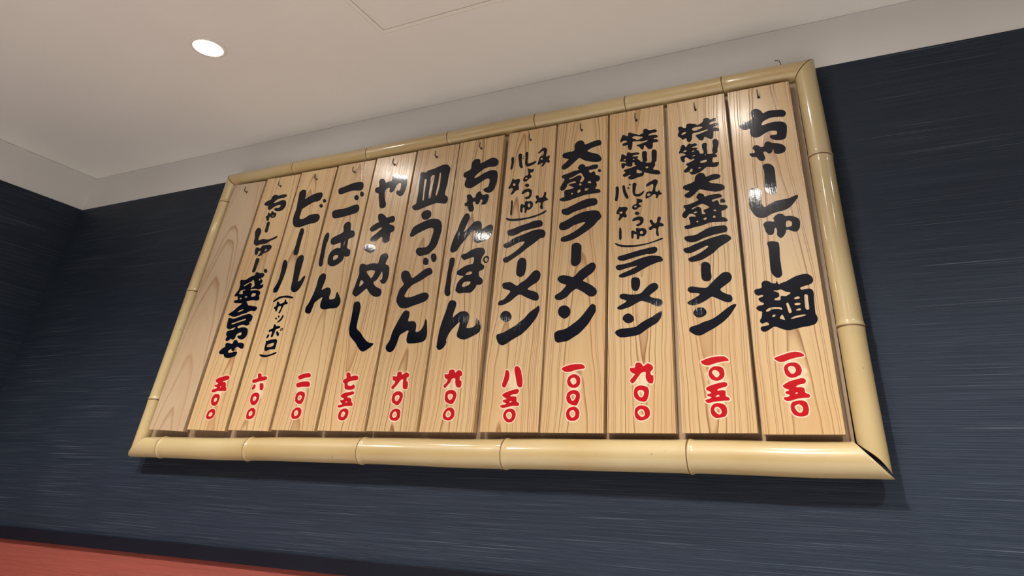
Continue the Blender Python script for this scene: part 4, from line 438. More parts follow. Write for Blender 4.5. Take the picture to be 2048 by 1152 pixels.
  ink=[[-326,1267,-364,1276,-379,1284,-395,1300,-412,1319,-425,1340,-428,1350,-427,1367,-418,1392,-377,1452,-368,1472,-360,1500,-347,1580,-340,1612,-323,1659,-288,1737,-249,1820,-195,1920,-166,1965,-150,1977,-125,1986,-93,1983,-52,1972,-35,1957,-24,1932,-18,1902,-27,1820,-27,1800,-21,1789,-8,1786,62,1788,97,1785,119,1780,145,1757,164,1732,173,1707,176,1669,175,1607,181,1597,191,1593,218,1594,248,1599,266,1606,274,1612,294,1632,318,1667,335,1707,341,1734,344,1777,349,1794,356,1807,364,1808,373,1797,389,1767,395,1750,427,1615,437,1552,438,1530,433,1487,425,1462,413,1447,392,1432,367,1419,338,1411,218,1401,175,1398,90,1398,58,1404,45,1409,31,1417,22,1430,14,1445,6,1472,6,1537,11,1565,24,1600,24,1610,21,1617,13,1624,3,1628,-7,1627,-134,1568,-154,1552,-161,1540,-166,1525,-202,1380,-217,1339,-231,1310,-249,1289,-274,1274,-299,1266],
   [-163,2024,-188,2026,-228,2034,-253,2043,-283,2059,-325,2100,-350,2130,-366,2152,-377,2177,-381,2200,-381,2237,-378,2257,-368,2312,-349,2380,-342,2395,-329,2411,-281,2457,-273,2470,-271,2477,-274,2487,-282,2500,-308,2527,-325,2550,-353,2592,-363,2612,-372,2640,-375,2670,-372,2697,-366,2711,-357,2720,-339,2730,-319,2737,-302,2741,-272,2737,-232,2725,-208,2712,-188,2692,-156,2652,-117,2592,-105,2582,-93,2581,-70,2588,-36,2607,104,2697,166,2731,183,2737,221,2745,271,2745,288,2739,307,2725,326,2703,338,2684,345,2662,345,2650,338,2630,329,2621,252,2595,118,2521,-37,2460,-87,2435,-125,2405,-149,2377,-174,2340,-195,2301,-205,2280,-209,2262,-208,2252,-202,2241,-172,2227,-150,2223,-70,2223,-30,2229,177,2283,225,2288,252,2288,270,2285,290,2279,307,2268,334,2245,342,2232,346,2217,343,2197,336,2177,327,2162,306,2141,291,2131,226,2109,149,2089,39,2065,-83,2032,-113,2026],
   [160,2804,123,2818,104,2830,94,2845,86,2875,86,2912,89,2927,96,2942,111,2950,126,2953,141,2952,159,2945,187,2923,205,2902,213,2882,216,2855,213,2830,208,2817,203,2812,188,2804],
   [335,2847,307,2859,287,2876,265,2917,250,2960,251,2985,254,2997,261,3008,266,3012,281,3017,306,3018,318,3017,328,3013,343,3003,362,2985,379,2960,387,2932,391,2895,385,2877,376,2865,362,2852,350,2847],
   [-9,2992,-27,2996,-57,3014,-83,3035,-108,3060,-118,3075,-123,3090,-126,3107,-122,3124,-110,3146,-98,3157,-88,3162,-40,3163,2,3158,87,3159,107,3164,122,3172,153,3202,167,3224,179,3254,208,3390,216,3445,215,3485,208,3512,201,3523,191,3530,174,3537,149,3543,119,3540,76,3532,14,3516,-148,3460,-200,3435,-258,3404,-275,3400,-288,3401,-305,3406,-321,3417,-333,3440,-335,3455,-334,3470,-319,3520,-298,3575,-283,3600,-264,3614,-230,3630,-43,3697,27,3715,110,3728,145,3728,205,3720,255,3710,292,3696,322,3677,345,3658,363,3637,377,3612,391,3575,402,3527,403,3467,401,3437,391,3365,364,3234,347,3174,332,3147,305,3113,284,3092,234,3050,188,3019,151,3006,71,3001,11,2991],
   [-23,3722,-56,3731,-73,3739,-88,3749,-101,3761,-127,3797,-139,3822,-145,3844,-137,3874,-128,3890,-117,3900,-102,3909,-67,3922,-45,3928,-24,3930,10,3922,40,3910,61,3898,77,3882,86,3867,96,3844,100,3824,99,3787,92,3770,79,3756,52,3739,17,3724,0,3721],
   [-295,3952,-335,3960,-368,3981,-396,4010,-406,4030,-409,4045,-406,4059,-398,4066,-341,4087,-329,4095,-321,4110,-318,4127,-317,4270,-319,4290,-320,4374,-322,4390,-323,4430,-332,4540,-356,4737,-355,4752,-348,4774,-340,4783,-327,4788,-312,4791,-275,4791,-262,4786,-240,4770,-230,4769,-215,4774,-167,4800,-140,4810,-10,4827,99,4862,144,4873,202,4883,239,4883,272,4878,299,4869,317,4858,348,4830,373,4800,383,4780,389,4757,389,4714,376,4597,372,4432,354,4310,351,4235,354,4207,360,4192,368,4185,391,4177,399,4172,421,4150,436,4124,440,4107,440,4075,436,4052,427,4032,416,4020,407,4014,400,4011,385,4011,209,4045,189,4048,162,4048,-28,4010,-235,3954,-250,3951],
   [-162,4144,-152,4145,-148,4154,-149,4197,-157,4297,-158,4377,-160,4392,-160,4592,-163,4602,-176,4615,-183,4620,-193,4621,-206,4617,-211,4610,-211,4547,-203,4430,-189,4290,-183,4177,-179,4157,-174,4151],
   [-27,4174,-19,4173,-9,4176,8,4186,13,4194,16,4217,14,4442,28,4597,28,4650,26,4660,19,4670,-4,4680,-26,4680,-39,4676,-55,4662,-62,4644,-62,4592,-57,4547,-53,4430,-50,4412,-46,4210,-41,4190],
   [136,4212,145,4211,153,4214,161,4227,180,4335,187,4402,186,4532,184,4550,183,4602,174,4680,171,4692,166,4700,158,4705,148,4706,143,4704,140,4697,141,4532,132,4374,121,4255,122,4230,128,4219]],
  red=[[19,162,-32,174,-57,190,-69,205,-78,225,-81,240,-78,262,-73,285,-68,295,-60,306,-43,322,-24,335,-6,342,19,348,44,348,62,348,89,340,110,332,123,322,132,307,135,295,141,264,144,235,141,215,134,200,118,184,101,172,86,165,69,161],
   [12,205,31,207,56,218,65,227,71,244,71,257,65,272,45,296,32,304,25,305,10,301,-7,290,-17,274,-25,250,-26,237,-22,228,-7,214],
   [44,399,19,404,-6,412,-56,437,-68,445,-82,459,-93,487,-96,504,-95,522,-90,554,-83,574,-73,587,-53,601,-23,615,-3,618,35,620,62,615,92,604,115,587,123,574,131,550,134,530,131,509,124,479,114,455,101,436,74,409,61,402],
   [8,460,26,464,47,479,61,504,66,520,66,534,61,542,48,554,28,560,5,558,-12,552,-25,540,-32,522,-30,507,-22,492,-9,473],
   [-113,649,-123,653,-138,664,-144,677,-144,687,-137,702,-96,740,-88,757,-84,777,-86,782,-92,786,-125,792,-135,797,-145,815,-158,845,-159,855,-155,862,-133,863,-93,858,-75,858,-68,861,-64,865,-62,872,-69,905,-66,917,-51,931,-23,935,4,933,17,928,25,917,35,892,42,886,55,888,109,917,129,922,154,914,177,900,190,887,194,877,196,860,193,852,162,837,155,830,154,822,154,800,158,785,168,775,189,762,196,747,202,702,203,682,198,665,192,654,174,648,132,651,119,657,108,667,99,682,90,720,85,752,84,782,81,802,78,807,68,810,45,805,21,788,-30,720,-74,678,-88,661,-103,650]],
  halo=[[19,144,-34,158,-65,175,-90,210,-97,247,-85,297,-54,335,-13,357,42,366,67,364,102,353,135,332,153,295,160,230,148,192,111,158,71,144],
   [9,225,31,225,51,240,52,260,35,282,15,284,-1,267,-7,242],
   [44,382,-14,397,-69,425,-98,455,-111,492,-110,544,-93,589,-55,619,-3,636,49,635,105,616,133,590,149,547,148,504,127,445,82,394],
   [13,479,33,490,48,520,44,534,25,542,-2,537,-13,522,-7,499],
   [147,632,114,641,88,667,74,715,66,780,58,788,32,775,-15,712,-88,641,-113,633,-143,647,-159,672,-159,697,-147,715,-114,745,-106,762,-112,771,-144,784,-160,806,-176,852,-172,867,-161,877,-143,881,-88,878,-83,885,-85,912,-77,930,-58,945,-28,952,20,945,52,909,127,939,157,931,187,913,207,890,213,860,203,840,175,822,172,802,176,792,199,775,210,760,219,680,212,655,199,640,177,632]]),
 8: dict(xt=-0.8927, xb=-0.8983, w=0.1033, zb=0.0927, hook=(-0.8927, 0.6012),
  ink=[[144,1303,109,1311,91,1320,65,1338,28,1369,-50,1449,-76,1471,-177,1546,-208,1571,-237,1599,-252,1621,-265,1645,-278,1683,-289,1735,-293,2033,-309,2148,-309,2168,-306,2188,-299,2206,-283,2217,-251,2226,-216,2229,-188,2221,-168,2208,-153,2194,-139,2170,-121,2133,-114,2098,-112,1993,-114,1978,-114,1910,-116,1893,-115,1765,-111,1743,-101,1720,-76,1698,8,1641,28,1624,114,1540,179,1493,217,1470,250,1457,285,1450,355,1441,362,1438,365,1433,358,1416,338,1392,291,1360,199,1310,174,1302],
   [223,2283,183,2290,151,2300,113,2315,78,2335,21,2376,-4,2401,-40,2446,-58,2459,-73,2458,-88,2451,-131,2421,-188,2375,-252,2333,-277,2322,-289,2322,-320,2330,-365,2355,-379,2366,-395,2383,-401,2406,-394,2458,-367,2556,-347,2670,-328,2756,-332,2788,-348,2838,-356,2876,-357,2931,-350,2951,-341,2958,-324,2967,-304,2971,-289,2972,-271,2968,-244,2958,-191,2933,-91,2954,-29,2954,9,2952,66,2940,81,2941,89,2946,97,2963,105,3038,116,3093,127,3108,150,3120,199,3134,229,3134,247,3131,270,3122,282,3113,295,3098,310,3071,316,3051,313,3031,281,2936,282,2916,285,2911,294,2904,352,2881,371,2863,382,2846,393,2826,399,2808,412,2718,413,2663,408,2633,396,2588,388,2570,374,2550,363,2540,343,2526,336,2524,316,2525,293,2533,273,2542,249,2560,230,2586,226,2596,228,2601,235,2606,265,2617,270,2628,271,2638,262,2686,246,2743,236,2759,221,2768,216,2766,213,2760,202,2718,182,2678,150,2625,130,2608,88,2586,76,2576,75,2568,77,2560,88,2542,121,2509,136,2497,166,2479,274,2433,295,2417,310,2393,318,2376,321,2358,316,2330,304,2305,291,2295,268,2288],
   [-252,2518,-237,2521,-209,2538,-187,2559,-177,2573,-174,2586,-176,2596,-182,2603,-203,2619,-224,2633,-235,2636,-248,2631,-256,2620,-261,2608,-266,2576,-265,2533,-264,2523],
   [-13,2658,-3,2657,7,2663,35,2706,49,2738,54,2756,57,2776,54,2793,43,2802,20,2809,-47,2817,-87,2817,-115,2817,-142,2811,-155,2803,-157,2793,-147,2779,-127,2759,-73,2713,-24,2666],
   [-153,3173,-181,3178,-211,3188,-261,3209,-324,3250,-347,3272,-356,3286,-360,3303,-358,3323,-354,3338,-345,3353,-333,3359,-313,3364,-253,3364,-180,3354,-143,3342,-103,3321,-77,3303,-64,3290,-51,3273,-47,3258,-49,3243,-60,3218,-68,3208,-84,3195,-104,3185,-124,3178],
   [160,3343,117,3352,107,3357,100,3364,92,3378,84,3400,77,3443,71,3463,61,3478,51,3484,28,3480,3,3468,-8,3461,-34,3435,-56,3422,-106,3407,-141,3405,-178,3408,-206,3420,-226,3440,-230,3453,-229,3476,-222,3493,-212,3504,-55,3616,-1,3657,11,3673,12,3681,6,3686,-21,3689,-49,3686,-91,3666,-133,3643,-168,3630,-203,3622,-233,3622,-246,3625,-266,3635,-290,3653,-302,3673,-305,3693,-298,3708,-278,3728,-262,3741,-222,3766,-150,3801,-121,3808,-107,3813,-104,3818,-104,3823,-134,3868,-146,3896,-157,3933,-161,3963,-159,3973,-152,3981,-132,3992,-120,3996,-90,3996,-57,3987,-37,3977,8,3948,41,3924,59,3899,74,3888,89,3887,181,3904,234,3907,246,3903,259,3896,285,3868,295,3843,298,3823,298,3798,293,3784,278,3772,255,3765,190,3763,180,3756,176,3746,178,3740,183,3737,267,3708,286,3698,306,3684,324,3666,329,3653,333,3638,332,3596,325,3581,312,3568,292,3560,262,3557,253,3551,249,3546,249,3506,265,3398,262,3380,247,3370,200,3350,175,3343],
   [-93,4108,-126,4119,-156,4135,-171,4148,-179,4160,-197,4228,-246,4356,-263,4438,-270,4453,-282,4463,-292,4469,-330,4481,-350,4492,-371,4516,-382,4533,-390,4550,-392,4563,-389,4580,-379,4601,-361,4609,-316,4611,-305,4618,-298,4633,-296,4650,-323,4710,-329,4730,-328,4746,-325,4760,-311,4786,-303,4793,-283,4799,-253,4799,-230,4793,-205,4776,-164,4736,-156,4723,-149,4698,-139,4690,-117,4690,-60,4701,-10,4707,5,4715,11,4726,13,4740,11,4776,3,4803,6,4816,24,4834,61,4861,84,4871,99,4871,119,4863,155,4838,169,4821,187,4790,200,4780,220,4783,267,4798,287,4800,332,4796,362,4785,383,4770,399,4753,408,4728,415,4699,430,4626,435,4580,433,4530,426,4488,406,4398,397,4366,391,4356,379,4345,349,4329,327,4325,312,4327,287,4335,259,4349,241,4360,218,4380,199,4403,193,4413,191,4423,193,4440,199,4456,205,4463,218,4466,255,4460,268,4460,278,4464,283,4473,286,4490,285,4566,277,4608,271,4617,264,4622,244,4627,219,4624,204,4619,189,4609,171,4590,161,4576,135,4503,123,4480,103,4455,91,4445,78,4440,51,4439,38,4442,26,4450,15,4460,4,4480,3,4540,0,4548,-6,4552,-31,4557,-61,4551,-75,4544,-95,4528,-107,4510,-111,4493,-111,4458,-104,4423,-89,4368,-68,4308,-16,4200,-11,4183,-10,4173,-14,4147,-28,4126,-43,4116,-61,4110,-78,4107]],
  red=[[-17,165,-62,175,-82,185,-91,193,-101,208,-113,233,-115,243,-114,265,-108,288,-101,305,-90,320,-71,335,-39,351,11,357,39,354,56,348,80,338,90,330,101,313,107,293,108,255,103,230,96,213,90,204,75,190,57,178,38,170,3,164],
   [-23,218,-7,217,10,225,26,240,33,255,36,270,33,283,27,291,5,305,-8,309,-26,303,-38,293,-47,275,-53,250,-50,240,-42,230],
   [-136,370,-155,378,-165,386,-171,396,-169,404,-157,409,-82,420,-75,423,-73,428,-78,433,-126,461,-137,475,-137,485,-128,491,-70,497,-65,500,-62,508,-65,515,-70,520,-118,535,-151,550,-155,558,-150,565,-139,576,-111,596,-76,608,76,631,98,634,116,631,136,625,143,618,147,605,144,597,139,591,121,583,81,570,27,561,7,551,1,543,7,537,72,528,84,525,96,518,113,498,120,471,125,459,155,441,162,433,164,411,161,400,148,394,41,394,-2,392,-37,386,-111,370],
   [-15,453,20,453,33,461,33,463,30,466,18,469,3,468,-15,461],
   [1,658,-55,665,-75,670,-82,675,-92,685,-99,696,-120,763,-131,771,-158,783,-170,798,-171,813,-159,832,-146,838,-109,849,-100,858,-102,873,-122,913,-123,925,-120,935,-110,947,-90,951,-78,951,-50,945,-37,935,-22,917,-17,906,-14,886,-7,880,61,894,116,894,143,889,155,881,166,868,171,856,172,846,172,833,166,823,151,817,86,814,29,806,-6,799,-41,783,-46,778,-49,766,-46,750,-39,740,-20,730,-5,725,25,722,52,725,65,730,85,748,92,749,100,747,120,734,129,723,135,700,132,686,118,674,86,663,66,659]],
  halo=[[-17,148,-59,157,-89,171,-112,194,-129,228,-131,260,-123,295,-113,318,-84,353,-129,352,-154,359,-179,377,-188,398,-177,419,-128,436,-149,463,-155,483,-148,498,-124,515,-166,543,-171,555,-168,568,-146,591,-114,613,-29,638,-82,656,-102,672,-117,696,-134,750,-176,777,-187,796,-189,811,-171,843,-124,866,-140,925,-130,950,-113,964,-80,969,-43,959,-22,943,8,902,68,912,125,911,163,895,180,876,188,858,189,838,183,818,171,807,152,800,4,784,-23,773,-29,761,-13,745,25,740,52,744,79,763,97,765,125,751,143,730,151,708,150,688,143,673,122,653,156,628,163,613,162,598,146,577,83,548,124,510,140,470,173,446,180,431,181,411,174,390,156,379,55,373,97,346,117,318,126,278,119,226,104,195,68,165,31,151],
   [-16,235,5,243,16,260,15,277,-1,289,-18,287,-31,268,-33,247]]),
 9: dict(xt=-1.0002, xb=-1.009, w=0.1033, zb=0.0933, hook=(-1.0007, 0.6005),
  ink=[[-327,2062,-349,2067,-382,2079,-401,2090,-413,2102,-420,2115,-426,2137,-427,2185,-424,2197,-417,2213,-382,2267,-363,2309,-337,2385,-315,2457,-301,2522,-290,2590,-287,2624,-289,2705,-286,2717,-287,2750,-283,2772,-275,2792,-255,2822,-227,2845,-207,2855,-192,2858,-182,2858,-152,2850,-127,2839,-112,2828,-104,2817,-94,2795,-85,2752,-84,2732,-101,2637,-125,2534,-123,2522,-117,2519,-104,2519,-27,2550,3,2558,20,2558,40,2555,73,2546,91,2537,107,2522,119,2504,132,2477,135,2464,135,2442,124,2382,128,2352,134,2334,141,2325,149,2319,174,2313,212,2313,239,2316,266,2324,278,2337,286,2360,287,2372,282,2402,289,2432,301,2454,307,2457,312,2455,354,2400,412,2334,426,2310,438,2277,444,2247,444,2230,441,2217,434,2197,422,2175,402,2152,374,2142,335,2136,285,2133,255,2136,185,2136,122,2126,77,2126,50,2129,10,2136,-13,2144,-39,2165,-51,2182,-57,2197,-63,2225,-66,2262,-63,2282,-48,2340,-48,2352,-54,2362,-64,2367,-74,2368,-102,2355,-191,2297,-208,2285,-221,2272,-230,2252,-243,2167,-257,2107,-266,2082,-273,2072,-284,2066,-307,2061],
   [8,2984,-30,2989,-67,3001,-106,3025,-131,3050,-149,3090,-160,3132,-164,3172,-159,3222,-150,3257,-140,3277,-126,3297,-98,3322,-58,3349,-33,3357,14,3366,34,3366,82,3358,97,3359,104,3362,107,3370,107,3385,86,3457,82,3465,75,3473,70,3475,57,3476,37,3472,-25,3454,-77,3444,-112,3443,-135,3449,-170,3467,-188,3487,-201,3512,-206,3530,-208,3565,-204,3577,-196,3587,-167,3605,-123,3623,-18,3657,22,3672,57,3687,76,3701,83,3714,84,3727,56,3810,54,3824,55,3844,61,3867,73,3890,80,3898,95,3906,113,3912,135,3918,162,3921,185,3915,205,3905,231,3883,239,3867,247,3842,267,3752,273,3734,281,3719,286,3715,296,3711,336,3713,353,3708,386,3678,402,3655,408,3642,411,3625,411,3590,404,3575,386,3564,281,3538,271,3530,268,3515,268,3495,277,3440,275,3377,281,3352,295,3337,358,3310,375,3296,394,3270,401,3252,405,3237,405,3214,398,3180,393,3172,382,3166,363,3161,330,3158,282,3170,270,3169,262,3157,254,3107,246,3092,237,3080,219,3064,170,3029,118,3005,83,2992,45,2984],
   [-307,3002,-327,3008,-353,3022,-371,3050,-382,3080,-388,3114,-394,3180,-404,3345,-416,3472,-418,3577,-414,3632,-409,3662,-401,3682,-385,3707,-369,3722,-349,3732,-329,3732,-319,3725,-309,3715,-288,3685,-280,3660,-277,3637,-276,3577,-296,3470,-298,3422,-276,3150,-265,3060,-264,3040,-268,3027,-277,3015,-290,3005],
   [3,3114,18,3114,56,3127,88,3147,99,3157,106,3172,102,3190,94,3202,77,3210,52,3216,24,3215,-6,3207,-20,3197,-24,3180,-24,3160,-20,3142,-12,3126],
   [-244,4034,-267,4038,-293,4050,-310,4061,-325,4076,-338,4095,-352,4127,-363,4167,-363,4182,-360,4194,-353,4207,-345,4215,-308,4225,-230,4236,-85,4233,-50,4236,67,4254,196,4285,214,4288,254,4288,291,4285,317,4275,343,4252,363,4222,369,4207,374,4172,371,4147,360,4127,347,4114,332,4104,317,4097,272,4086,20,4051,-114,4036,-157,4033],
   [245,4387,222,4393,193,4410,174,4430,165,4444,158,4462,158,4484,168,4502,183,4510,205,4513,238,4502,255,4490,276,4470,291,4442,293,4417,285,4402,270,4390],
   [366,4454,346,4462,321,4483,305,4507,296,4532,297,4552,306,4570,322,4578,339,4577,362,4568,387,4546,401,4524,408,4502,409,4482,402,4464,386,4454],
   [-251,4584,-281,4591,-299,4602,-317,4616,-334,4640,-343,4662,-346,4677,-347,4710,-342,4722,-331,4730,-306,4737,-231,4752,-89,4787,35,4813,93,4818,155,4818,203,4815,263,4805,293,4795,306,4787,316,4778,333,4750,345,4717,348,4700,349,4667,346,4644,333,4626,312,4612,299,4608,264,4608,121,4628,61,4631,-64,4618,-194,4586,-216,4583]],
  red=[[-28,187,-56,192,-71,199,-89,213,-102,229,-109,244,-113,260,-113,282,-106,317,-101,327,-83,345,-46,369,-6,378,36,378,74,365,102,345,112,325,121,295,121,270,117,252,100,220,82,205,54,194,24,186],
   [-14,234,-6,234,6,237,28,247,38,254,43,270,44,282,36,305,22,320,5,331,-8,332,-35,322,-44,315,-50,300,-53,282,-49,267,-34,248],
   [15,432,-27,442,-70,461,-85,471,-96,482,-102,492,-115,534,-118,577,-114,594,-104,612,-85,630,-71,639,-46,645,-21,648,-1,648,37,642,57,637,85,625,100,602,106,587,112,562,110,527,105,499,97,477,87,459,73,441,60,433,50,431],
   [-7,494,4,494,22,504,37,520,42,537,42,554,36,566,13,581,-2,586,-22,582,-42,572,-49,564,-53,550,-52,527,-44,512,-28,501],
   [-119,714,-134,719,-150,729,-166,747,-171,762,-171,772,-166,785,-158,790,-98,805,-24,816,9,818,81,818,116,814,129,810,144,800,155,790,165,775,170,760,171,750,166,737,158,732,133,726,95,723,68,726,-15,726,-97,714],
   [-117,849,-129,853,-144,862,-158,872,-170,887,-175,897,-174,902,-169,910,-158,917,-113,938,-61,950,14,961,82,963,107,955,118,947,132,932,139,912,138,902,133,896,105,889,-12,875,-77,857]],
  halo=[[-28,169,-76,183,-115,220,-130,260,-125,315,-118,332,-102,350,-59,381,-9,395,36,395,84,378,116,352,137,300,136,257,116,215,92,192,30,170],
   [-15,254,8,256,25,270,22,295,5,312,-18,312,-32,298,-33,274],
   [16,414,-40,429,-93,456,-117,484,-132,534,-134,584,-116,622,-78,654,-21,665,39,659,91,640,114,612,128,564,120,492,98,445,66,417],
   [-15,514,6,515,23,532,22,552,3,566,-17,566,-34,552,-32,527],
   [-117,697,-153,712,-181,742,-188,775,-180,792,-168,803,-106,824,-74,828,14,836,114,832,149,817,181,780,187,745,180,730,168,718,128,709,-9,708],
   [-119,832,-159,852,-187,885,-190,907,-170,929,-123,952,-74,965,14,978,84,980,118,967,147,939,156,907,143,883,111,872,-14,857,-99,831]]),
 10: dict(xt=-1.1092, xb=-1.1187, w=0.1033, zb=0.093, hook=(-1.1088, 0.6),
  ink=[[-101,1287,-151,1295,-201,1310,-219,1317,-241,1332,-250,1342,-247,1348,-214,1346,-89,1329,-51,1329,14,1337,71,1350,173,1380,183,1381,201,1372,206,1365,205,1360,198,1353,171,1340,124,1325,-31,1292,-66,1286],
   [-115,1407,-130,1411,-140,1418,-149,1430,-154,1445,-160,1468,-162,1550,-170,1593,-169,1606,-164,1607,-144,1597,-134,1595,-76,1613,-49,1618,18,1624,78,1624,98,1623,114,1616,129,1598,137,1580,140,1560,137,1523,138,1445,134,1436,122,1431,2,1431,-16,1428,-80,1407],
   [-70,1473,-51,1472,13,1482,33,1487,51,1497,69,1518,71,1535,65,1548,60,1552,50,1556,37,1555,5,1551,-48,1540,-70,1535,-98,1525,-105,1518,-107,1510,-107,1492,-94,1481],
   [-172,1642,-182,1649,-190,1660,-183,1692,-176,1710,-170,1717,-151,1725,-141,1724,-125,1712,-120,1702,-120,1695,-127,1680,-143,1657,-154,1647],
   [-55,1662,-67,1672,-76,1690,-76,1702,-68,1752,-69,1760,-74,1769,-87,1777,-94,1779,-132,1767,-147,1767,-167,1777,-173,1782,-175,1790,-168,1808,-158,1815,-100,1827,-80,1838,-75,1850,-75,1895,-69,1910,-62,1913,-49,1914,-29,1908,-11,1886,1,1875,21,1874,59,1879,89,1875,110,1868,114,1860,116,1848,113,1840,105,1835,32,1818,20,1813,13,1806,7,1795,2,1748,-16,1680,-21,1672,-30,1667],
   [105,1680,84,1692,67,1709,51,1730,41,1750,41,1760,49,1770,61,1776,74,1775,91,1765,114,1746,129,1725,140,1705,140,1695,132,1687,120,1680],
   [161,1775,148,1780,139,1790,137,1808,140,1822,145,1832,150,1836,178,1835,190,1832,198,1825,203,1810,203,1800,198,1791,183,1777,176,1774],
   [170,1790,180,1790,184,1800,178,1812,168,1820,162,1821,157,1818,154,1810,160,1798],
   [-10,1944,-13,1948,-11,1952,18,1978,50,2010,64,2027,88,2083,93,2087,100,2089,116,2082,122,2075,126,2065,126,2048,111,2013,92,1984,75,1970,43,1952,13,1944],
   [-66,2005,-84,2015,-92,2033,-90,2040,-84,2045,-64,2045,-44,2033,-39,2025,-37,2018,-39,2010,-43,2006],
   [-2,2040,-12,2045,-22,2054,-29,2070,-27,2078,-20,2084,-12,2086,-5,2084,14,2072,23,2055,22,2048,18,2042,11,2039],
   [-28,2125,-38,2130,-43,2138,-44,2145,-43,2153,-16,2205,-11,2238,-12,2255,-15,2265,-21,2270,-56,2271,-86,2263,-95,2256,-101,2235,-99,2220,-98,2183,-106,2172,-116,2167,-129,2168,-144,2177,-153,2203,-160,2212,-200,2229,-208,2238,-209,2250,-203,2261,-191,2268,-166,2274,-156,2283,-155,2295,-169,2352,-167,2360,-155,2368,-142,2369,-115,2359,-100,2350,-87,2328,-77,2323,-47,2321,-14,2327,18,2339,38,2351,44,2365,41,2395,47,2402,54,2403,65,2400,71,2395,87,2365,97,2355,136,2335,143,2325,144,2312,140,2308,76,2295,52,2283,42,2260,14,2163,5,2138,0,2130,-6,2126],
   [-275,2365,-288,2373,-290,2378,-288,2383,-244,2418,-215,2435,-174,2455,-159,2461,-114,2471,-47,2479,1,2479,16,2481,83,2479,131,2470,229,2445,246,2439,252,2430,251,2418,245,2413,237,2411,197,2414,101,2431,19,2439,-29,2439,-74,2433,-131,2420,-218,2376,-252,2367],
   [217,2537,189,2547,159,2564,136,2588,123,2606,115,2625,108,2675,95,2862,73,3010,64,3090,57,3160,57,3200,67,3243,76,3265,94,3291,108,3303,128,3313,146,3318,166,3321,203,3312,221,3303,231,3293,244,3273,257,3240,264,3203,263,3184,253,2962,254,2915,257,2898,259,2772,261,2762,268,2757,286,2756,310,2766,323,2780,356,2832,379,2850,401,2863,414,2863,422,2858,433,2840,437,2822,428,2770,403,2685,383,2635,362,2598,334,2569,314,2555,297,2546,260,2537],
   [-326,2560,-348,2566,-360,2580,-368,2610,-368,2640,-361,2668,-333,2718,-319,2750,-307,2802,-300,2850,-298,2880,-299,2938,-301,2952,-306,3040,-314,3120,-316,3193,-306,3233,-301,3243,-296,3248,-286,3251,-268,3251,-248,3242,-235,3233,-201,3203,-189,3185,-171,3140,-162,3103,-160,2992,-171,2875,-185,2792,-206,2705,-222,2628,-235,2585,-246,2572,-263,2565,-293,2559],
   [-10,3330,-45,3337,-65,3349,-81,3373,-89,3395,-90,3408,-91,3465,-85,3555,-88,3720,-86,3735,-85,3825,-80,3878,-75,3900,-70,3910,-60,3921,-50,3927,-40,3930,-20,3926,16,3910,28,3901,36,3890,49,3852,56,3810,46,3643,49,3485,58,3405,58,3378,49,3353,36,3335,23,3329],
   [-143,3957,-186,3962,-236,3972,-256,3979,-279,3992,-303,4010,-337,4044,-356,4072,-374,4115,-388,4170,-391,4200,-392,4258,-390,4288,-377,4372,-378,4435,-395,4565,-422,4800,-416,4823,-404,4835,-367,4856,-347,4863,-330,4866,-317,4866,-287,4858,-257,4844,-235,4830,-226,4820,-219,4808,-200,4753,-190,4700,-194,4638,-191,4625,-185,4620,-178,4619,-170,4622,-104,4660,-31,4690,13,4705,73,4718,120,4726,168,4731,215,4731,253,4726,270,4719,287,4705,296,4693,309,4668,315,4645,313,4615,305,4585,295,4562,287,4552,266,4537,241,4525,214,4516,182,4516,137,4521,104,4515,0,4475,-62,4448,-144,4408,-189,4391,-198,4380,-202,4362,-204,4318,-201,4292,-203,4215,-201,4192,-195,4176,-172,4157,-144,4147,-119,4144,-82,4149,-44,4159,-25,4167,55,4208,77,4216,102,4221,129,4224,234,4224,315,4215,340,4208,357,4196,376,4178,396,4150,402,4135,405,4112,399,4084,390,4062,377,4049,358,4036,330,4022,303,4014,248,4009,193,4009,126,4003,-78,3962,-113,3956],
   [360,4355,339,4362,323,4372,305,4392,298,4410,298,4425,308,4438,320,4443,344,4442,363,4436,381,4424,402,4400,407,4382,404,4368,394,4357,380,4353],
   [428,4462,405,4470,387,4482,377,4492,364,4515,363,4535,368,4545,381,4553,398,4554,419,4548,434,4538,453,4520,462,4502,463,4482,458,4472,448,4465]],
  red=[[-81,187,-101,192,-114,199,-122,208,-137,232,-143,262,-144,300,-139,320,-126,341,-114,354,-87,373,-34,384,-9,383,11,378,38,364,52,355,67,335,75,310,79,290,78,272,71,250,59,230,47,218,19,202,-1,195,-33,187],
   [-57,240,-44,239,-29,244,-4,260,3,270,3,292,1,302,-16,321,-31,330,-43,333,-63,327,-76,318,-87,300,-91,282,-89,275,-78,257],
   [-45,430,-90,442,-114,458,-137,487,-148,510,-155,530,-158,555,-152,598,-144,610,-131,623,-109,638,-94,643,-62,649,-42,649,-22,648,11,640,32,630,50,615,57,605,65,582,72,532,69,515,62,495,48,468,33,450,17,440,-3,432,-18,429],
   [-59,502,-46,502,-24,509,-12,517,-4,530,-1,545,-3,560,-15,573,-33,582,-45,585,-60,583,-78,574,-85,565,-88,550,-87,530,-78,515],
   [63,690,38,697,27,703,20,710,-17,798,-15,808,-7,814,3,816,30,816,60,813,76,805,93,780,107,745,110,725,100,702,85,690],
   [-178,700,-191,705,-196,718,-191,743,-178,778,-172,788,-164,793,-142,794,-129,791,-118,785,-110,773,-107,750,-110,738,-123,719,-143,701,-150,699],
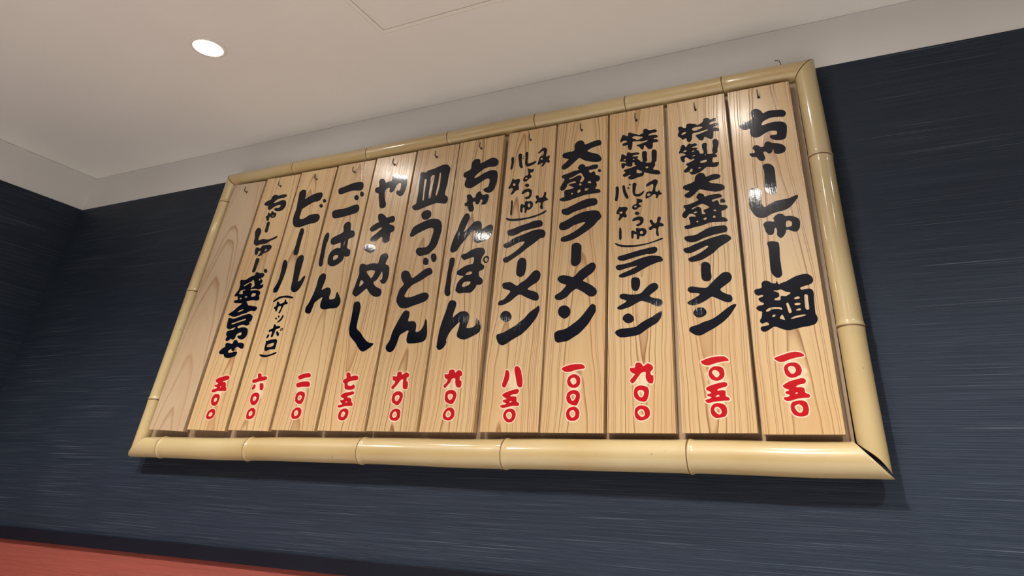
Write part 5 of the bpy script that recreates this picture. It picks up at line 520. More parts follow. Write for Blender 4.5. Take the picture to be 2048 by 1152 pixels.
   [-192,820,-211,825,-228,835,-238,855,-237,873,-233,878,-223,883,-141,897,-114,908,-111,912,-111,922,-131,962,-134,972,-131,982,-120,992,-103,996,-78,993,-50,987,-37,978,-26,948,-18,935,-9,931,13,933,58,940,93,936,118,928,135,912,140,903,136,888,124,875,77,864,-70,843,-167,819]],
  halo=[[-81,170,-118,183,-148,218,-160,257,-159,310,-146,341,-114,375,-92,388,-30,408,-98,428,-131,453,-153,482,-169,517,-173,578,-161,615,-122,650,-84,663,-17,665,33,648,66,620,82,582,89,535,79,492,55,450,30,428,-22,405,31,387,69,360,89,320,95,275,78,230,47,198,-21,172],
   [-47,257,-25,267,-15,280,-18,300,-36,313,-57,310,-71,292,-68,272],
   [-51,520,-32,525,-20,537,-22,555,-38,566,-58,565,-70,552,-68,532],
   [63,672,25,685,4,705,-32,790,-33,805,-25,825,-32,831,-85,823,-115,813,-116,805,-95,778,-90,748,-100,723,-127,692,-145,683,-167,681,-190,686,-203,695,-211,708,-212,723,-191,798,-240,825,-253,848,-255,870,-248,885,-234,897,-161,911,-139,916,-133,922,-150,968,-147,988,-130,1005,-106,1013,-66,1008,-38,999,-25,988,-11,958,-2,950,55,957,85,955,123,943,144,925,156,898,151,880,138,865,117,855,46,838,80,821,94,808,115,770,127,733,121,705,106,685,88,673]]),
 11: dict(xt=-1.2161, xb=-1.2305, w=0.1033, zb=0.0932, hook=(-1.218, 0.5995),
  ink=[[-13,1310,-68,1318,-110,1336,-129,1348,-145,1377,-157,1386,-178,1387,-220,1384,-240,1385,-263,1393,-286,1404,-298,1412,-309,1423,-312,1433,-307,1443,-270,1479,-231,1508,-191,1524,-177,1533,-177,1544,-196,1578,-195,1586,-188,1594,-169,1606,-159,1609,-146,1609,-81,1599,-26,1585,-6,1585,4,1590,13,1601,15,1611,12,1633,18,1644,40,1655,65,1659,93,1656,120,1647,134,1635,156,1611,169,1603,212,1602,246,1604,307,1593,327,1583,336,1576,347,1561,353,1546,357,1528,357,1506,352,1495,340,1488,317,1484,297,1485,247,1500,199,1521,174,1524,146,1518,136,1513,116,1456,108,1448,91,1440,71,1440,51,1449,45,1453,32,1475,25,1479,7,1479,-10,1474,-35,1459,-44,1446,-45,1430,-41,1420,-31,1415,-16,1412,27,1412,136,1429,194,1429,204,1427,214,1420,222,1410,225,1400,220,1380,208,1362,196,1351,171,1340,97,1320,19,1309],
   [-195,1640,-210,1646,-222,1655,-231,1668,-236,1695,-232,1705,-220,1725,-220,1733,-226,1740,-250,1758,-259,1770,-266,1790,-270,1810,-267,1826,-252,1837,-203,1853,-168,1859,-116,1862,-93,1868,-77,1878,-51,1903,-49,1908,-74,1909,-109,1906,-127,1901,-164,1883,-196,1874,-231,1875,-261,1885,-294,1900,-307,1910,-318,1928,-335,1993,-345,2076,-345,2096,-340,2105,-327,2109,-297,2109,-275,2106,-227,2090,-174,2090,-129,2098,111,2159,193,2174,243,2174,276,2166,307,2151,341,2128,350,2118,356,2108,359,2093,360,2063,352,2036,343,2023,315,2010,310,2003,312,1996,324,1973,324,1963,307,1948,285,1938,237,1937,152,1956,119,1957,50,1946,13,1931,1,1923,25,1898,39,1892,56,1892,121,1907,196,1907,251,1898,281,1888,309,1874,325,1858,341,1823,347,1793,349,1750,346,1735,339,1720,324,1701,312,1690,294,1680,262,1668,247,1664,217,1664,185,1670,154,1679,134,1687,106,1703,85,1723,82,1730,83,1735,95,1741,125,1746,155,1747,170,1750,177,1755,182,1763,182,1780,176,1793,156,1806,138,1807,114,1801,84,1790,62,1778,47,1764,41,1755,37,1743,37,1715,33,1695,26,1685,12,1675,-10,1667,-43,1667,-59,1673,-81,1687,-88,1688,-97,1683,-122,1657,-132,1651,-165,1642],
   [-190,1976,-179,1974,-154,1977,43,2023,150,2043,167,2049,185,2060,185,2068,171,2076,151,2076,101,2066,-140,2011,-184,1997,-204,1988,-206,1986,-204,1980],
   [-208,2128,-261,2138,-311,2156,-369,2168,-382,2178,-382,2193,-372,2202,-306,2235,-256,2263,-237,2277,-204,2310,-178,2331,-134,2361,-87,2385,-79,2393,-82,2398,-90,2401,-115,2404,-283,2415,-321,2427,-339,2438,-346,2446,-347,2458,-337,2469,-317,2474,-272,2480,-253,2488,-248,2496,-253,2506,-276,2533,-287,2560,-292,2565,-302,2566,-359,2552,-373,2563,-383,2580,-381,2596,-320,2686,-313,2700,-310,2716,-312,2793,-320,2818,-339,2848,-346,2866,-350,2883,-348,2901,-336,2908,-307,2914,-219,2899,-194,2903,-95,2954,-61,2968,24,2985,41,2991,47,3001,42,3028,47,3039,57,3046,77,3054,102,3057,173,3030,253,3031,283,3023,314,3008,326,2993,333,2976,332,2963,328,2953,314,2938,303,2930,256,2916,252,2911,256,2905,294,2889,320,2866,329,2851,333,2838,332,2821,324,2810,293,2788,290,2780,300,2771,315,2769,345,2778,362,2786,374,2785,389,2760,397,2736,394,2720,379,2705,349,2690,287,2674,270,2675,199,2692,162,2694,84,2694,59,2689,50,2681,47,2673,53,2667,80,2662,130,2662,175,2667,250,2664,278,2658,306,2649,334,2636,360,2613,375,2588,375,2578,361,2553,358,2543,363,2530,393,2486,393,2470,387,2456,381,2448,371,2443,344,2440,304,2442,206,2454,183,2454,71,2441,41,2436,36,2430,83,2392,99,2376,111,2359,124,2351,199,2344,289,2327,349,2321,377,2315,391,2305,407,2288,410,2261,406,2250,399,2243,382,2232,355,2224,262,2237,237,2234,212,2226,145,2198,121,2190,4,2171,-103,2140,-158,2127],
   [-111,2221,-90,2220,-58,2228,-4,2249,23,2263,22,2270,11,2277,-2,2279,-19,2276,-91,2252,-113,2241,-124,2233,-123,2226],
   [-164,2490,-155,2490,-143,2493,-138,2498,-138,2506,-141,2510,-151,2517,-174,2524,-189,2524,-196,2521,-201,2516,-201,2510,-198,2505,-190,2499],
   [-27,2516,-18,2515,-1,2518,9,2523,14,2529,16,2538,13,2544,-9,2551,-32,2551,-47,2543,-55,2536,-56,2530,-54,2527],
   [148,2528,171,2527,211,2532,224,2536,243,2550,253,2566,252,2578,245,2586,225,2592,164,2602,144,2599,137,2596,129,2583,127,2568,127,2543,134,2532],
   [-212,2600,-183,2600,-161,2603,-148,2608,-146,2613,-148,2618,-172,2648,-177,2658,-177,2666,-173,2670,-163,2674,-113,2677,-98,2680,-96,2683,-99,2686,-113,2690,-133,2692,-205,2686,-228,2682,-243,2673,-257,2643,-261,2620,-260,2613,-251,2605],
   [49,2716,59,2717,96,2741,120,2752,130,2760,132,2766,127,2780,72,2868,52,2888,42,2891,24,2882,-37,2840,-50,2843,-60,2841,-113,2821,-193,2785,-198,2778,-196,2773,-190,2768,-175,2765,-150,2773,-94,2800,-37,2833,19,2816,29,2808,38,2793,43,2778,42,2730],
   [228,2866,237,2864,245,2866,255,2872,257,2878,250,2891,232,2903,216,2906,210,2903,206,2896,209,2886],
   [345,3020,317,3028,292,3043,276,3061,269,3073,268,3093,273,3104,286,3111,308,3114,333,3107,346,3100,371,3079,382,3061,385,3048,378,3031,365,3023],
   [-40,3055,-63,3062,-71,3067,-77,3076,-83,3093,-84,3130,-78,3193,-81,3308,-79,3356,-71,3369,-54,3376,-39,3376,-12,3370,6,3365,24,3354,35,3340,38,3330,39,3306,23,3163,22,3100,18,3078,12,3068,-10,3055],
   [-58,3410,-60,3413,-59,3418,-38,3440,-14,3478,-7,3503,-6,3516,-8,3521,-16,3527,-31,3532,-46,3531,-58,3526,-66,3518,-71,3511,-72,3481,-83,3458,-96,3445,-103,3440,-113,3439,-128,3443,-155,3461,-170,3481,-181,3511,-190,3546,-196,3578,-196,3596,-191,3606,-181,3616,-166,3623,-153,3624,-131,3618,-47,3589,-37,3588,-32,3596,-31,3631,-25,3638,-12,3646,18,3656,43,3659,131,3654,186,3654,223,3651,249,3642,274,3624,293,3603,296,3596,296,3581,291,3563,279,3542,259,3518,240,3502,205,3490,101,3466,88,3458,67,3429,55,3423,-8,3412],
   [126,3513,137,3512,147,3516,181,3545,183,3551,181,3554,163,3561,146,3563,128,3558,115,3551,111,3543,109,3526,114,3518],
   [-184,3660,-232,3675,-270,3695,-296,3715,-309,3736,-321,3783,-323,3826,-327,3850,-338,3883,-368,3950,-377,3988,-378,4013,-375,4028,-365,4048,-351,4068,-341,4079,-328,4086,-311,4089,-288,4086,-268,4079,-245,4066,-217,4046,-205,4033,-191,4000,-187,3983,-186,3960,-203,3863,-203,3843,-192,3806,-181,3786,-175,3782,-168,3781,-123,3798,-71,3804,-31,3804,85,3782,125,3782,167,3787,192,3793,291,3826,351,3842,363,3838,375,3828,378,3818,370,3806,357,3792,342,3783,184,3736,107,3697,87,3690,28,3679,-95,3681,-154,3663],
   [-20,3948,-45,3956,-65,3970,-80,3990,-85,4013,-88,4120,-92,4163,-90,4186,-82,4200,-74,4207,-67,4209,-49,4209,-27,4206,-11,4196,7,4173,13,4156,14,4056,20,4003,20,3976,17,3963,10,3955,-5,3948],
   [-92,4228,-110,4235,-124,4246,-151,4290,-189,4323,-195,4330,-193,4338,-182,4348,-171,4353,-153,4357,-148,4361,-148,4370,-153,4400,-153,4415,-151,4423,-140,4431,-128,4432,-85,4409,-60,4403,-54,4410,-56,4438,-54,4448,-43,4456,-26,4457,-13,4453,25,4422,43,4415,93,4406,106,4399,117,4388,127,4368,129,4346,128,4326,121,4310,106,4296,94,4290,46,4284,8,4297,3,4295,-1,4286,-6,4284,-14,4289,-50,4331,-55,4334,-60,4334,-63,4328,-63,4306,-55,4263,-55,4250,-59,4243,-70,4233,-82,4228],
   [34,4326,50,4324,59,4328,59,4333,56,4338,42,4345,24,4347,17,4343,15,4338,19,4333],
   [157,4433,112,4440,59,4456,41,4465,13,4485,8,4493,7,4500,14,4518,30,4526,45,4527,102,4519,125,4519,140,4523,162,4532,177,4543,181,4558,176,4571,161,4581,128,4589,108,4589,61,4581,23,4569,-9,4556,-33,4543,-92,4504,-120,4497,-155,4497,-177,4507,-198,4525,-214,4563,-217,4578,-216,4593,-222,4603,-235,4606,-278,4610,-323,4623,-348,4633,-366,4650,-369,4660,-365,4673,-349,4696,-330,4711,-293,4727,-259,4738,-219,4748,-197,4757,-191,4768,-188,4816,-184,4826,-171,4836,-147,4848,-114,4856,-74,4859,-46,4853,-11,4832,6,4827,24,4827,89,4839,124,4842,194,4842,219,4839,263,4826,270,4820,278,4808,281,4798,280,4780,275,4774,266,4768,231,4758,198,4752,116,4752,74,4746,26,4736,-3,4724,-35,4703,-61,4680,-72,4663,-72,4656,-66,4652,-29,4655,13,4663,130,4691,195,4701,215,4702,237,4697,260,4687,286,4671,311,4649,329,4624,344,4580,344,4563,340,4533,333,4513,323,4495,292,4460,272,4448,237,4438,217,4435,192,4432]],
  red=[[-8,188,-30,190,-55,196,-73,207,-89,223,-94,233,-98,253,-98,270,-94,303,-89,315,-80,328,-69,339,-42,358,-10,371,12,376,37,379,70,370,93,358,106,348,116,334,122,320,128,298,128,275,121,253,111,235,98,220,87,213,42,195,20,190],
   [-15,240,-4,238,21,243,46,253,56,263,61,278,57,293,49,300,32,310,16,316,4,316,-13,309,-29,295,-38,275,-38,263,-30,250],
   [16,428,-40,445,-55,455,-71,470,-84,490,-94,515,-98,535,-99,555,-96,578,-92,590,-82,605,-72,616,-52,631,-37,638,-10,644,13,644,35,644,55,640,82,628,97,618,109,605,117,590,126,545,120,490,113,470,104,456,88,443,61,430,36,426],
   [11,498,24,497,39,504,54,515,59,525,61,543,57,560,47,570,29,575,12,577,2,575,-13,566,-20,553,-20,528,-17,515,-9,508],
   [-136,673,-149,678,-167,696,-172,703,-169,711,-157,718,-135,726,-60,742,-50,747,-46,756,-48,760,-53,763,-116,776,-131,791,-133,798,-131,803,-119,809,-87,812,-62,818,-49,828,-46,836,-53,841,-96,850,-126,868,-140,878,-146,886,-147,893,-141,903,-110,923,-88,933,-58,943,1,958,106,976,131,979,168,979,191,972,215,958,225,938,226,925,223,918,210,909,183,898,89,878,75,871,73,863,79,859,122,862,139,858,159,848,177,832,185,821,193,786,197,776,230,742,235,734,239,713,239,706,236,700,219,694,9,694,-88,672],
   [41,766,69,766,73,771,64,781,54,784,36,777,33,771]],
  halo=[[-7,170,-62,182,-101,213,-115,250,-113,295,-99,330,-58,368,-15,387,37,397,87,380,121,356,140,315,145,273,128,230,99,200,43,178],
   [-10,258,10,258,36,268,41,280,28,293,9,298,-10,290,-19,273],
   [29,408,-34,425,-65,443,-98,483,-115,535,-112,583,-93,618,-43,657,0,663,55,657,103,634,129,603,143,550,137,493,120,450,86,423],
   [8,518,26,517,40,528,43,545,30,557,10,558,-1,550,-2,530],
   [-133,655,-162,668,-181,688,-188,703,-186,716,-175,728,-116,753,-143,781,-149,801,-140,818,-109,833,-160,878,-163,896,-153,913,-102,946,-1,975,130,996,186,992,213,979,229,966,241,943,243,923,226,899,169,876,165,868,197,833,214,782,250,740,257,710,249,690,219,677,12,676,-85,655]]),
 12: dict(xt=-1.3244, xb=-1.3429, w=0.101, zb=0.0928, hook=(-1.3261, 0.6001),
  ink=[],
  red=[],
  halo=[]),
}

# ------------------------------------------------------------------ room
Y0 = WALL_Y; T = 0.12
RAIL_T = -0.0885*S+EYE; RAIL_B = -0.1100*S+EYE
floor = struct(boxes('floor', [((WALL_X-T, ROOM_F-T, -0.1), (ROOM_R+T, Y0+T, 0))], M_FLOOR))
# ceiling, with the opening of the access hatch left out
HX0, HX1, HY0, HY1 = -0.7879*S, -0.7879*S+0.60, 0.7775*S-0.60, 0.7775*S
ceiling = struct(boxes('ceiling', [((WALL_X-T, ROOM_F-T, CEIL), (HX0, Y0+T, CEIL+0.1)), ((HX1, ROOM_F-T, CEIL), (ROOM_R+T, Y0+T, CEIL+0.1)),
    ((HX0, ROOM_F-T, CEIL), (HX1, HY0, CEIL+0.1)), ((HX0, HY1, CEIL), (HX1, Y0+T, CEIL+0.1))], M_CEIL))
wall_back = struct(boxes('wall_back', [((WALL_X-T, Y0+0.004, 0), (ROOM_R+T, Y0+T, CEIL))], M_BEIGE))
boxes('plaster_band', [((WALL_X, Y0, BAND), (ROOM_R, Y0+0.006, CEIL-0.0012))], M_BAND, wall_back)
boxes('wallpaper', [((WALL_X, Y0-0.0012, RAIL_T-0.002), (ROOM_R, Y0+0.006, BAND))], M_PAPER_B, wall_back)
boxes('red_panel', [((WALL_X, Y0-0.001, 0), (ROOM_R, Y0+0.006, RAIL_B+0.002))], M_RED_B, wall_back)
wall_left = struct(boxes('wall_left', [((WALL_X-T, ROOM_F, 0), (WALL_X-0.004, Y0, CEIL))], M_BEIGE))
boxes('plaster_band', [((WALL_X-0.006, ROOM_F, BAND), (WALL_X, Y0, CEIL-0.0012))], M_BAND, wall_left)
boxes('wallpaper', [((WALL_X-0.006, ROOM_F, RAIL_T-0.002), (WALL_X+0.0012, Y0, BAND))], M_PAPER_L, wall_left)
boxes('red_panel', [((WALL_X-0.006, ROOM_F, 0), (WALL_X+0.001, Y0, RAIL_B+0.002))], M_RED_L, wall_left)
struct(boxes('wall_right', [((ROOM_R, ROOM_F, 0), (ROOM_R+T, Y0, CEIL))], M_BEIGE))
struct(boxes('wall_front', [((WALL_X, ROOM_F-T, 0), (ROOM_R, ROOM_F, CEIL))], M_BEIGE))
struct(boxes('trim_1', [((WALL_X+0.012, Y0-0.012, RAIL_B), (ROOM_R, Y0, RAIL_T))], M_RAIL, None, 0.0015))
struct(boxes('trim_2', [((WALL_X, ROOM_F, RAIL_B), (WALL_X+0.012, Y0, RAIL_T))], M_RAIL, None, 0.0015))

# access hatch in the ceiling: outer rim, inner panel, dark joints between
hatch = empty('ceiling_hatch', ((HX0+HX1)/2, (HY0+HY1)/2, CEIL))
tag(hatch, 'square white access hatch set flush in the ceiling at the top edge', 'hatch')
def ring(name, x0, x1, y0, y1, w, z0, z1, mat, parent):
    o = boxes(name, [((x0, y0, z0), (x1, y0+w, z1)), ((x0, y1-w, z0), (x1, y1, z1)), ((x0, y0+w, z0), (x0+w, y1-w, z1)), ((x1-w, y0+w, z0), (x1, y1-w, z1))], mat)
    o.parent = parent; o.matrix_parent_inverse = parent.matrix_world.inverted(); return o
bpy.context.view_layer.update()
g = 0.0022
ring('rim', HX0+g, HX1-g, HY0+g, HY1-g, 0.0145, CEIL-0.0015, CEIL+0.012, M_WHITE, hatch)
gi = g+0.0145+0.0016
o = boxes('panel', [((HX0+gi, HY0+gi, CEIL-0.0008), (HX1-gi, HY1-gi, CEIL+0.010))], M_CEIL); o.parent = hatch; o.matrix_parent_inverse = hatch.matrix_world.inverted()
o = boxes('joint_backing', [((HX0, HY0, CEIL+0.0125), (HX1, HY1, CEIL+0.02))], M_DARKGAP); o.parent = hatch; o.matrix_parent_inverse = hatch.matrix_world.inverted()

# ------------------------------------------------------------------ downlights
def revolve(name, prof, mat, n=48):
    vs, fs = [], []
    for r, z in prof:
        for k in range(n): vs.append((r*math.cos(2*PI*k/n), r*math.sin(2*PI*k/n), z))
    for i in range(len(prof)-1):
        for k in range(n): fs.append((i*n+k, (i+1)*n+k, (i+1)*n+(k+1)%n, i*n+(k+1)%n))
    if prof[-1][0] < 0.04 and name == 'diffuser': fs.append(tuple((len(prof)-1)*n+k for k in range(n)))
    return mesh(name, vs, fs, mat, None, True)
tr0 = revolve('trim_ring', [(0.0535, 0.0), (0.0535, -0.002), (0.052, -0.0032), (0.045, -0.0036), (0.0405, -0.0028), (0.0388, -0.0002)], M_WHITE)
df0 = revolve('diffuser', [(0.0389, -0.0004), (0.0385, -0.0012), (0.030, -0.0014), (0.012, -0.0015)], M_LAMP)
lamp_labels = ['round recessed ceiling downlight glowing near the left end of the sign', 'round recessed downlight in the ceiling above the right end of the sign',
 'round recessed downlight at the right end of the row nearest the back wall', 'leftmost round downlight of the middle ceiling row', 'second round downlight from the left in the middle ceiling row',
 'third round downlight from the left in the middle ceiling row', 'rightmost round downlight of the middle ceiling row', 'left added fill downlight of the row farthest from the sign',
 'centre added fill downlight of the row farthest from the sign', 'right added fill downlight of the row farthest from the sign']
for i, (x, y, w, a) in enumerate(LAMPS):
    e = empty('downlight', (x*S, y*S, CEIL)); tag(e, lamp_labels[i], 'downlight', 'recessed ceiling downlights')
    for src in (tr0, df0):
        o = src if i == 0 else src.copy()
        if i: C.objects.link(o)
        o.parent = e

# ------------------------------------------------------------------ bamboo frame
def bamboo_mat(name, seed, tint=1.0):
    t = NT(name); o = t.obj(); r = random.Random(seed); off = r.uniform(0, 30)
    along = 'x' if 'h_' in name else 'z'
    sc = (5, 60, 60) if along == 'x' else (60, 60, 5)
    n = t.noise(t.mapping(o, sc, (off, 0, off)), 1.0, 3, 0.6)
    n2 = t.noise(t.mapping(o, (2.5, 2.5, 2.5), (off, 1, 0)), 1.8, 2, 0.5)
    pale = (0.51*tint, 0.405*tint, 0.215*tint); gold = (0.455*tint, 0.335*tint, 0.152*tint)
    c = t.mix(t.ramp(n2, [(0.35, 0.0), (0.7, 1.0)]), pale, gold)
    c = t.mix(t.ramp(n, [(0.35, 0.0), (0.8, 0.35)]), c, (0.50, 0.36, 0.17))
    sp = t.noise(t.mapping(o, (1, 1, 1), (off, 2, 5)), 120, 1, 0.4)
    c = t.mix(t.ramp(sp, [(0.80, 0.0), (0.83, 0.85)]), c, (0.10, 0.05, 0.02))
    t.set(Base_Color=c, Roughness=0.42, Coat_Weight=0.8, Coat_Roughness=0.1, Coat_IOR=1.5)
    t.bump(t.math('MULTIPLY_ADD', n, 1.0, t.math('MULTIPLY', n2, 2.0)), 0.12, 0.001)
    return t.m
M_NODE = plain('bamboo_node_brown', (0.15, 0.07, 0.022), 0.5, 60, 0.3)
M_CUT = plain('bamboo_cut_end', (0.11, 0.045, 0.02), 0.8, 60, 0.3)
frame = empty('bamboo_sign_frame', W(-0.73, 1.03, 0.04))
tag(frame, 'wide bamboo pole frame with mitred corners and pale backing board on the dark wall', 'sign frame')
bpy.context.view_layer.update()
def adopt(o, p=frame):
    o.parent = p; o.matrix_parent_inverse = p.matrix_world.inverted(); return o
def pole(axis, a, b, rfun, nodes, seed, mat, wob=0.0006):
    """pole from corner a to corner b (survey x, z of the axis), ends mitred at 45 degrees towards the inside"""
    YC = 1.0125; L = (b[0]-a[0]) if axis == 'x' else (b[1]-a[1]); n = 44
    rnd = random.Random(seed); ph = [rnd.uniform(0, 6) for _ in range(6)]
    pos = [i*L/420 for i in range(421)]
    for nd in nodes: pos += [nd+d for d in (-.0025, -.0016, -.0009, -.0004, .0, .0004, .0009, .0014, .002, .003, .0045)]
    pos = sorted(p for p in pos if 0 <= p <= L)
    vs, fs = [], []
    def centre(s):
        t = s/L
        w1 = wob*(math.sin(s*11+ph[0])+0.6*math.sin(s*23+ph[1])); w2 = wob*math.sin(s*9+ph[2])
        k = math.sin(PI*min(1, t*12))*0 + min(1, 18*t, 18*(1-t))
        return a[0]+(b[0]-a[0])*t, a[1]+(b[1]-a[1])*t, w1*k, w2*k
    inward = {'bottom': 1, 'top': -1, 'left': 1, 'right': -1}[seed]
    def shape(s):
        r = rfun(s/L); e = 0.0
        for nd in nodes:
            d = s-nd
            e += 0.062*math.exp(-((d-0.0016)/0.0030)**2) + 0.022*math.exp(-((d+0.004)/0.007)**2) - 0.085*math.exp(-((d+0.0007)/0.0006)**2)
        return r*(1+e)
    gap = 0.0009
    for s in pos:
        r = shape(s); x, z, w1, w2 = centre(s); mrg = max(r*1.5, 0.022)
        for k in range(n):
            A = 2*PI*k/n; c_, s_ = math.cos(A), math.sin(A)
            u = r*c_*(1+0.02*math.sin(2*A+ph[3]))            # across, in the wall plane
            v = r*s_*0.96                                     # depth
            inn = u*inward
            sh = 0
            if s < mrg: sh = (inn+gap)*(1-s/mrg)
            if seed == 'right' and s < mrg: ar = min(1, max(0, 0.5-0.5*inn/r)); sh += 0.0046*(math.sin(PI*ar**1.7)+0.3*ar)*(1-s/mrg)
            if L-s < mrg: sh = -(inn+gap)*(1-(L-s)/mrg)
            if axis == 'x': vs.append(W(x+sh, YC+v+w2, z+u+w1))
            else: vs.append(W(x+u+w1, YC+v+w2, z+sh))
    m_ = len(pos)
    for i in range(m_-1):
        for k in range(n):
            q = (i*n+k, i*n+(k+1)%n, (i+1)*n+(k+1)%n, (i+1)*n+k)
            fs.append(q)
    fs.append(tuple(range(n-1, -1, -1))); fs.append(tuple((m_-1)*n+k for k in range(n)))
    o = mesh('bamboo_pole', vs, fs, mat, None, True); o.data.materials.append(M_CUT)
    o.data.polygons[-1].material_index = 1; o.data.polygons[-2].material_index = 1
    for i in (-1, -2): o.data.polygons[i].use_smooth = False
    bm = bmesh.new(); bm.from_mesh(o.data); bmesh.ops.recalc_face_normals(bm, faces=bm.faces[:]); bm.to_mesh(o.data); bm.free()
    adopt(o)
    for nd in nodes:                                          # thin brown scar line of each joint
        vs, fs = [], []
        x, z, w1, w2 = centre(nd); prof = [(-0.0022, 0.98), (-0.0018, 1.040), (-0.0003, 1.052), (0.0002, 0.99)]
        for d, kr in prof:
            r = rfun(nd/L)*kr
            for k in range(n):
                A = 2*PI*k/n; u = r*math.cos(A)*(1+0.02*math.sin(2*A+ph[3])); v = r*math.sin(A)*0.96
                bow = 0.0007*math.sin(A*2+ph[4])
                if axis == 'x': vs.append(W(x+d+bow, YC+v+w2, z+u+w1))
                else: vs.append(W(x+u+w1, YC+v+w2, z+d+bow))
        for i in range(3):
            for k in range(n): fs.append((i*n+k, i*n+(k+1)%n, (i+1)*n+(k+1)%n, (i+1)*n+k))
        adopt(mesh('node_ring', vs, fs, M_NODE, None, True), o)
    return o
TL, TR_, BL, BR = (-1.4035, 0.6465), (-0.0505, 0.6465), (-1.4190, 0.0640), (-0.0485, 0.0635)
mb = [bamboo_mat('bamboo_h_bottom', 1, 0.92), bamboo_mat('bamboo_h_top', 2, 0.97), bamboo_mat('bamboo_v_left', 3, 1.03), bamboo_mat('bamboo_v_right', 4, 0.95)]
bpy.context.view_layer.update()
pole('x', BL, BR, lambda t: 0.0180+0.0024*min(1, t*1.6), [nx-BL[0] for nx in (-1.350, -1.113, -0.849, -0.572, -0.282)], 'bottom', mb[0])
pole('x', TL, TR_, lambda t: 0.0160+0.0008*t, [nx-TL[0] for nx in (-1.196, -0.978, -0.765, -0.560, -0.370, -0.188)], 'top', mb[1])
pole('z', BL, TL, lambda t: 0.0158, [nz-BL[1] for nz in (0.151, 0.374, 0.588)], 'left', mb[2])
pole('z', BR, TR_, lambda t: 0.0172+0.0003*math.sin(PI*t), [nz-BR[1] for nz in (0.2235, 0.482)], 'right', mb[3], 0.0005)

M_BOARD = wood('plywood_backing', 77, (0.45, 0.34, 0.23), (0.38, 0.27, 0.17), 0.3, 0.4, 0.02, 60, None, 0.4, 0.5)
board = boxes('backing_board', [(W(-1.404, 1.0175, 0.071), W(-0.0685, 1.0265, 0.640))], M_BOARD); adopt(board)
# two battens behind the board carry the frame on the wall
adopt(boxes('batten', [(W(-1.30, 1.0266, 0.56), W(-0.15, 1.0392, 0.60))], M_BOARD))
adopt(boxes('batten', [(W(-1.30, 1.0266, 0.12), W(-0.15, 1.0392, 0.16))], M_BOARD))
# screw hook standing on the top pole near its right end
pts = [W(-0.0865, 1.004, 0.6590), W(-0.0868, 1.0035, 0.6650), W(-0.0880, 1.003, 0.6685), W(-0.0905, 1.0025, 0.6705), W(-0.0932, 1.002, 0.6708), W(-0.0950, 1.0015, 0.6700)]
o = tube('screw_hook', pts, [0.0011]*4+[0.0012, 0.0014], M_HOOK); o['label'] = 'curled wire hook on the top pole'; adopt(o)

# ------------------------------------------------------------------ menu planks
def unpack(loops):      # ten-thousandths of a survey unit from the plank's foot: x, z, x, z ...
    return [[(L[i]*1e-4*S, L[i+1]*1e-4*S) for i in range(0, len(L), 2)] for L in loops]
def film(name, loops, y, thick, mat, parent):
    """flat painted shape: closed outlines (holes included) filled and given the paint's thickness"""
    cu = bpy.data.curves.new(name, 'CURVE'); cu.dimensions = '2D'; cu.fill_mode = 'FRONT'
    for L in loops:
        sp = cu.splines.new('POLY'); sp.points.add(len(L)-1); sp.use_cyclic_u = True
        for p, (x, z) in zip(sp.points, L): p.co = (x, z, 0, 1)
    tmp = bpy.data.objects.new('tmp', cu); C.objects.link(tmp)
    bpy.context.view_layer.update()
    me = bpy.data.meshes.new_from_object(tmp.evaluated_get(bpy.context.evaluated_depsgraph_get()))
    bpy.data.objects.remove(tmp); bpy.data.curves.remove(cu)
    me.name = name
    bm = bmesh.new(); bm.from_mesh(me)
    bmesh.ops.remove_doubles(bm, verts=bm.verts[:], dist=1e-6)
    for v in bm.verts: v.co = Vector((v.co.x, y, v.co.y))
    if not bm.faces: print('EMPTY FILL', name)
    r = bmesh.ops.extrude_face_region(bm, geom=bm.faces[:])
    for v in r['geom']:
        if isinstance(v, bmesh.types.BMVert): v.co.y -= thick
    bmesh.ops.recalc_face_normals(bm, faces=bm.faces[:])
    bm.to_mesh(me); bm.free()
    me.materials.clear()
    return link(name, me, mat, parent)
INFO = {
 1: ('rightmost menu plank, black lettering for roast pork noodles, red price 1050', 0.010, 0.020, 0.02, 190),
 2: ('menu plank second from the right, lettering for special large ramen, red price 1050', -0.012, 0.016, 0.018, 200),
 3: ('menu plank third from the right, special ramen with small flavour names above, red price 900', 0.006, 0.012, 0.02, 230),
 4: ('menu plank lettered large ramen with a red price of 1000', 0.012, 0.018, 0.03, 200),
 5: ('menu plank lettered ramen with small flavour names above, red price 850', -0.030, 0.010, 0.02, 230),
 6: ('menu plank lettered champon noodles, fourth character before the red 900 large', -0.004, 0.014, 0.014, 240),
 7: ('menu plank with boxy dish character at its top, plate udon, red price 900', 0.004, 0.012, 0.025, 220),
 8: ('menu plank lettered fried rice, with a red price of 750', -0.020, 0.020, 0.03, 200),
 9: ('menu plank lettered rice in three large characters, with a red price of 200', 0.015, 0.016, 0.03, 180),
 10: ('menu plank lettered beer with small bracketed writing below, red price 600', -0.010, 0.024, 0.03, 170),
 11: ('menu plank of smaller dense lettering, pork platter, with a red price of 500', 0.020, 0.026, 0.02, 150),
 12: ('blank menu plank without writing beside the left bamboo pole', -0.004, 0.050, 0.06, 110)}
INFO[6] = ('champon noodle plank, red price 900, left of the ramen plank priced 850',)+INFO[6][1:]
PY = 1.0                                    # front face of the planks
TH = 0.0105*S
M_GRAIN = {}
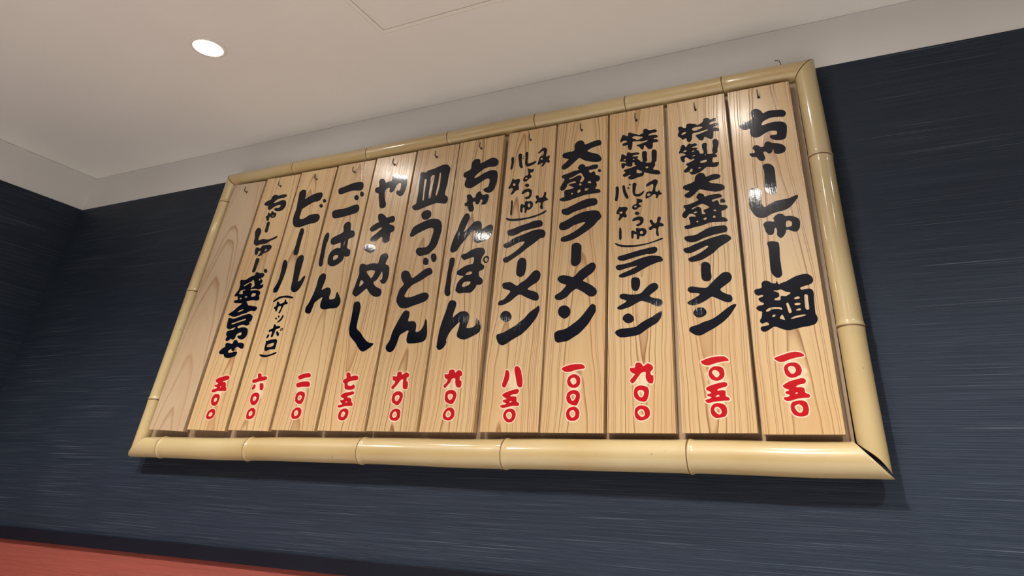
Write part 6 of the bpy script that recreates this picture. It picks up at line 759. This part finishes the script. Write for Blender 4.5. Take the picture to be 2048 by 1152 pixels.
for k in sorted(PLANKS):
    p = PLANKS[k]; zb = p['zb']; Ltot = (0.6236-zb)*S; w = p['w']*S
    e = empty('menu_plank', W(p['xb'], PY, zb))
    lean = math.atan2((p['xt']-p['xb'])*S, Ltot); e.rotation_euler = (0, lean, 0)
    lab, cx, dep, slo, fr = INFO[k]
    tag(e, lab, 'menu plank', 'wooden menu planks hung in the bamboo frame')
    rr = random.Random(k*7)
    tone = 1+rr.uniform(-0.05, 0.05)
    pale = (0.59*tone, 0.428*tone, 0.232*tone) if k != 12 else (0.52, 0.405, 0.275)
    dark = (0.27*tone, 0.12*tone, 0.042*tone) if k != 12 else (0.34, 0.20, 0.11)
    mt = wood('pine_plank_%d' % k, 100+k, pale, dark, cx, dep+0.030, slo*1.5, fr*0.82, (0.003, 0.105) if k != 12 else None,
              1.0 if k < 9 else 0.75, 0.33, rr.choice((1, 1, -1)))
    b = boxes('board', [((-w/2, 0, 0), (w/2, TH, Ltot))], mt, e, 0.0006)
    if p['ink']: film('lettering', unpack(p['ink']), -0.00005, 0.00025, M_INK, e)
    if p['halo']:
        h = film('price_ground', unpack(p['halo']), 0.0001, 0.00018, M_HALO, e); h['label'] = 'pale ground around the red price'
    if p['red']: film('price_lettering', unpack(p['red']), -0.00005, 0.00035, M_REDINK, e)
    # L hook: sunk in the board behind, out through the plank's hole, then up
    hx, hz = p['hook']; q = 0.0074
    lf = -0.0006*(k > 8)
    pts = [W(hx, 1.020, hz), W(hx, 1.0005, hz), W(hx, 1-q+0.0016, hz), W(hx+lf*.3, 1-q+0.0004, hz+0.0006), W(hx+lf*.5, 1-q, hz+0.0018), W(hx+lf, 1-q, hz+0.0060), W(hx+lf*1.5, 1-q, hz+0.0108)]
    adopt(tube('hook', pts, [0.0016, 0.0016, 0.0016, 0.0015, 0.0015, 0.0014, 0.0013], M_HOOK))
    vs = [(math.cos(a*PI/8)*0.0034*(1+0.12*math.sin(a*2.3+k)), -0.00012, math.sin(a*PI/8)*0.0040) for a in range(16)]
    # flat dark mark around the hook, painted shade of a hole not cut
    loc = Matrix.Rotation(lean, 4, 'Y').inverted() @ (W(hx, PY, hz)-W(p['xb'], PY, zb))
    mesh('hook_hole_mark', [(x+loc.x, y, z+loc.z) for x, y, z in vs], [tuple(range(15, -1, -1))], M_HOLE, e)
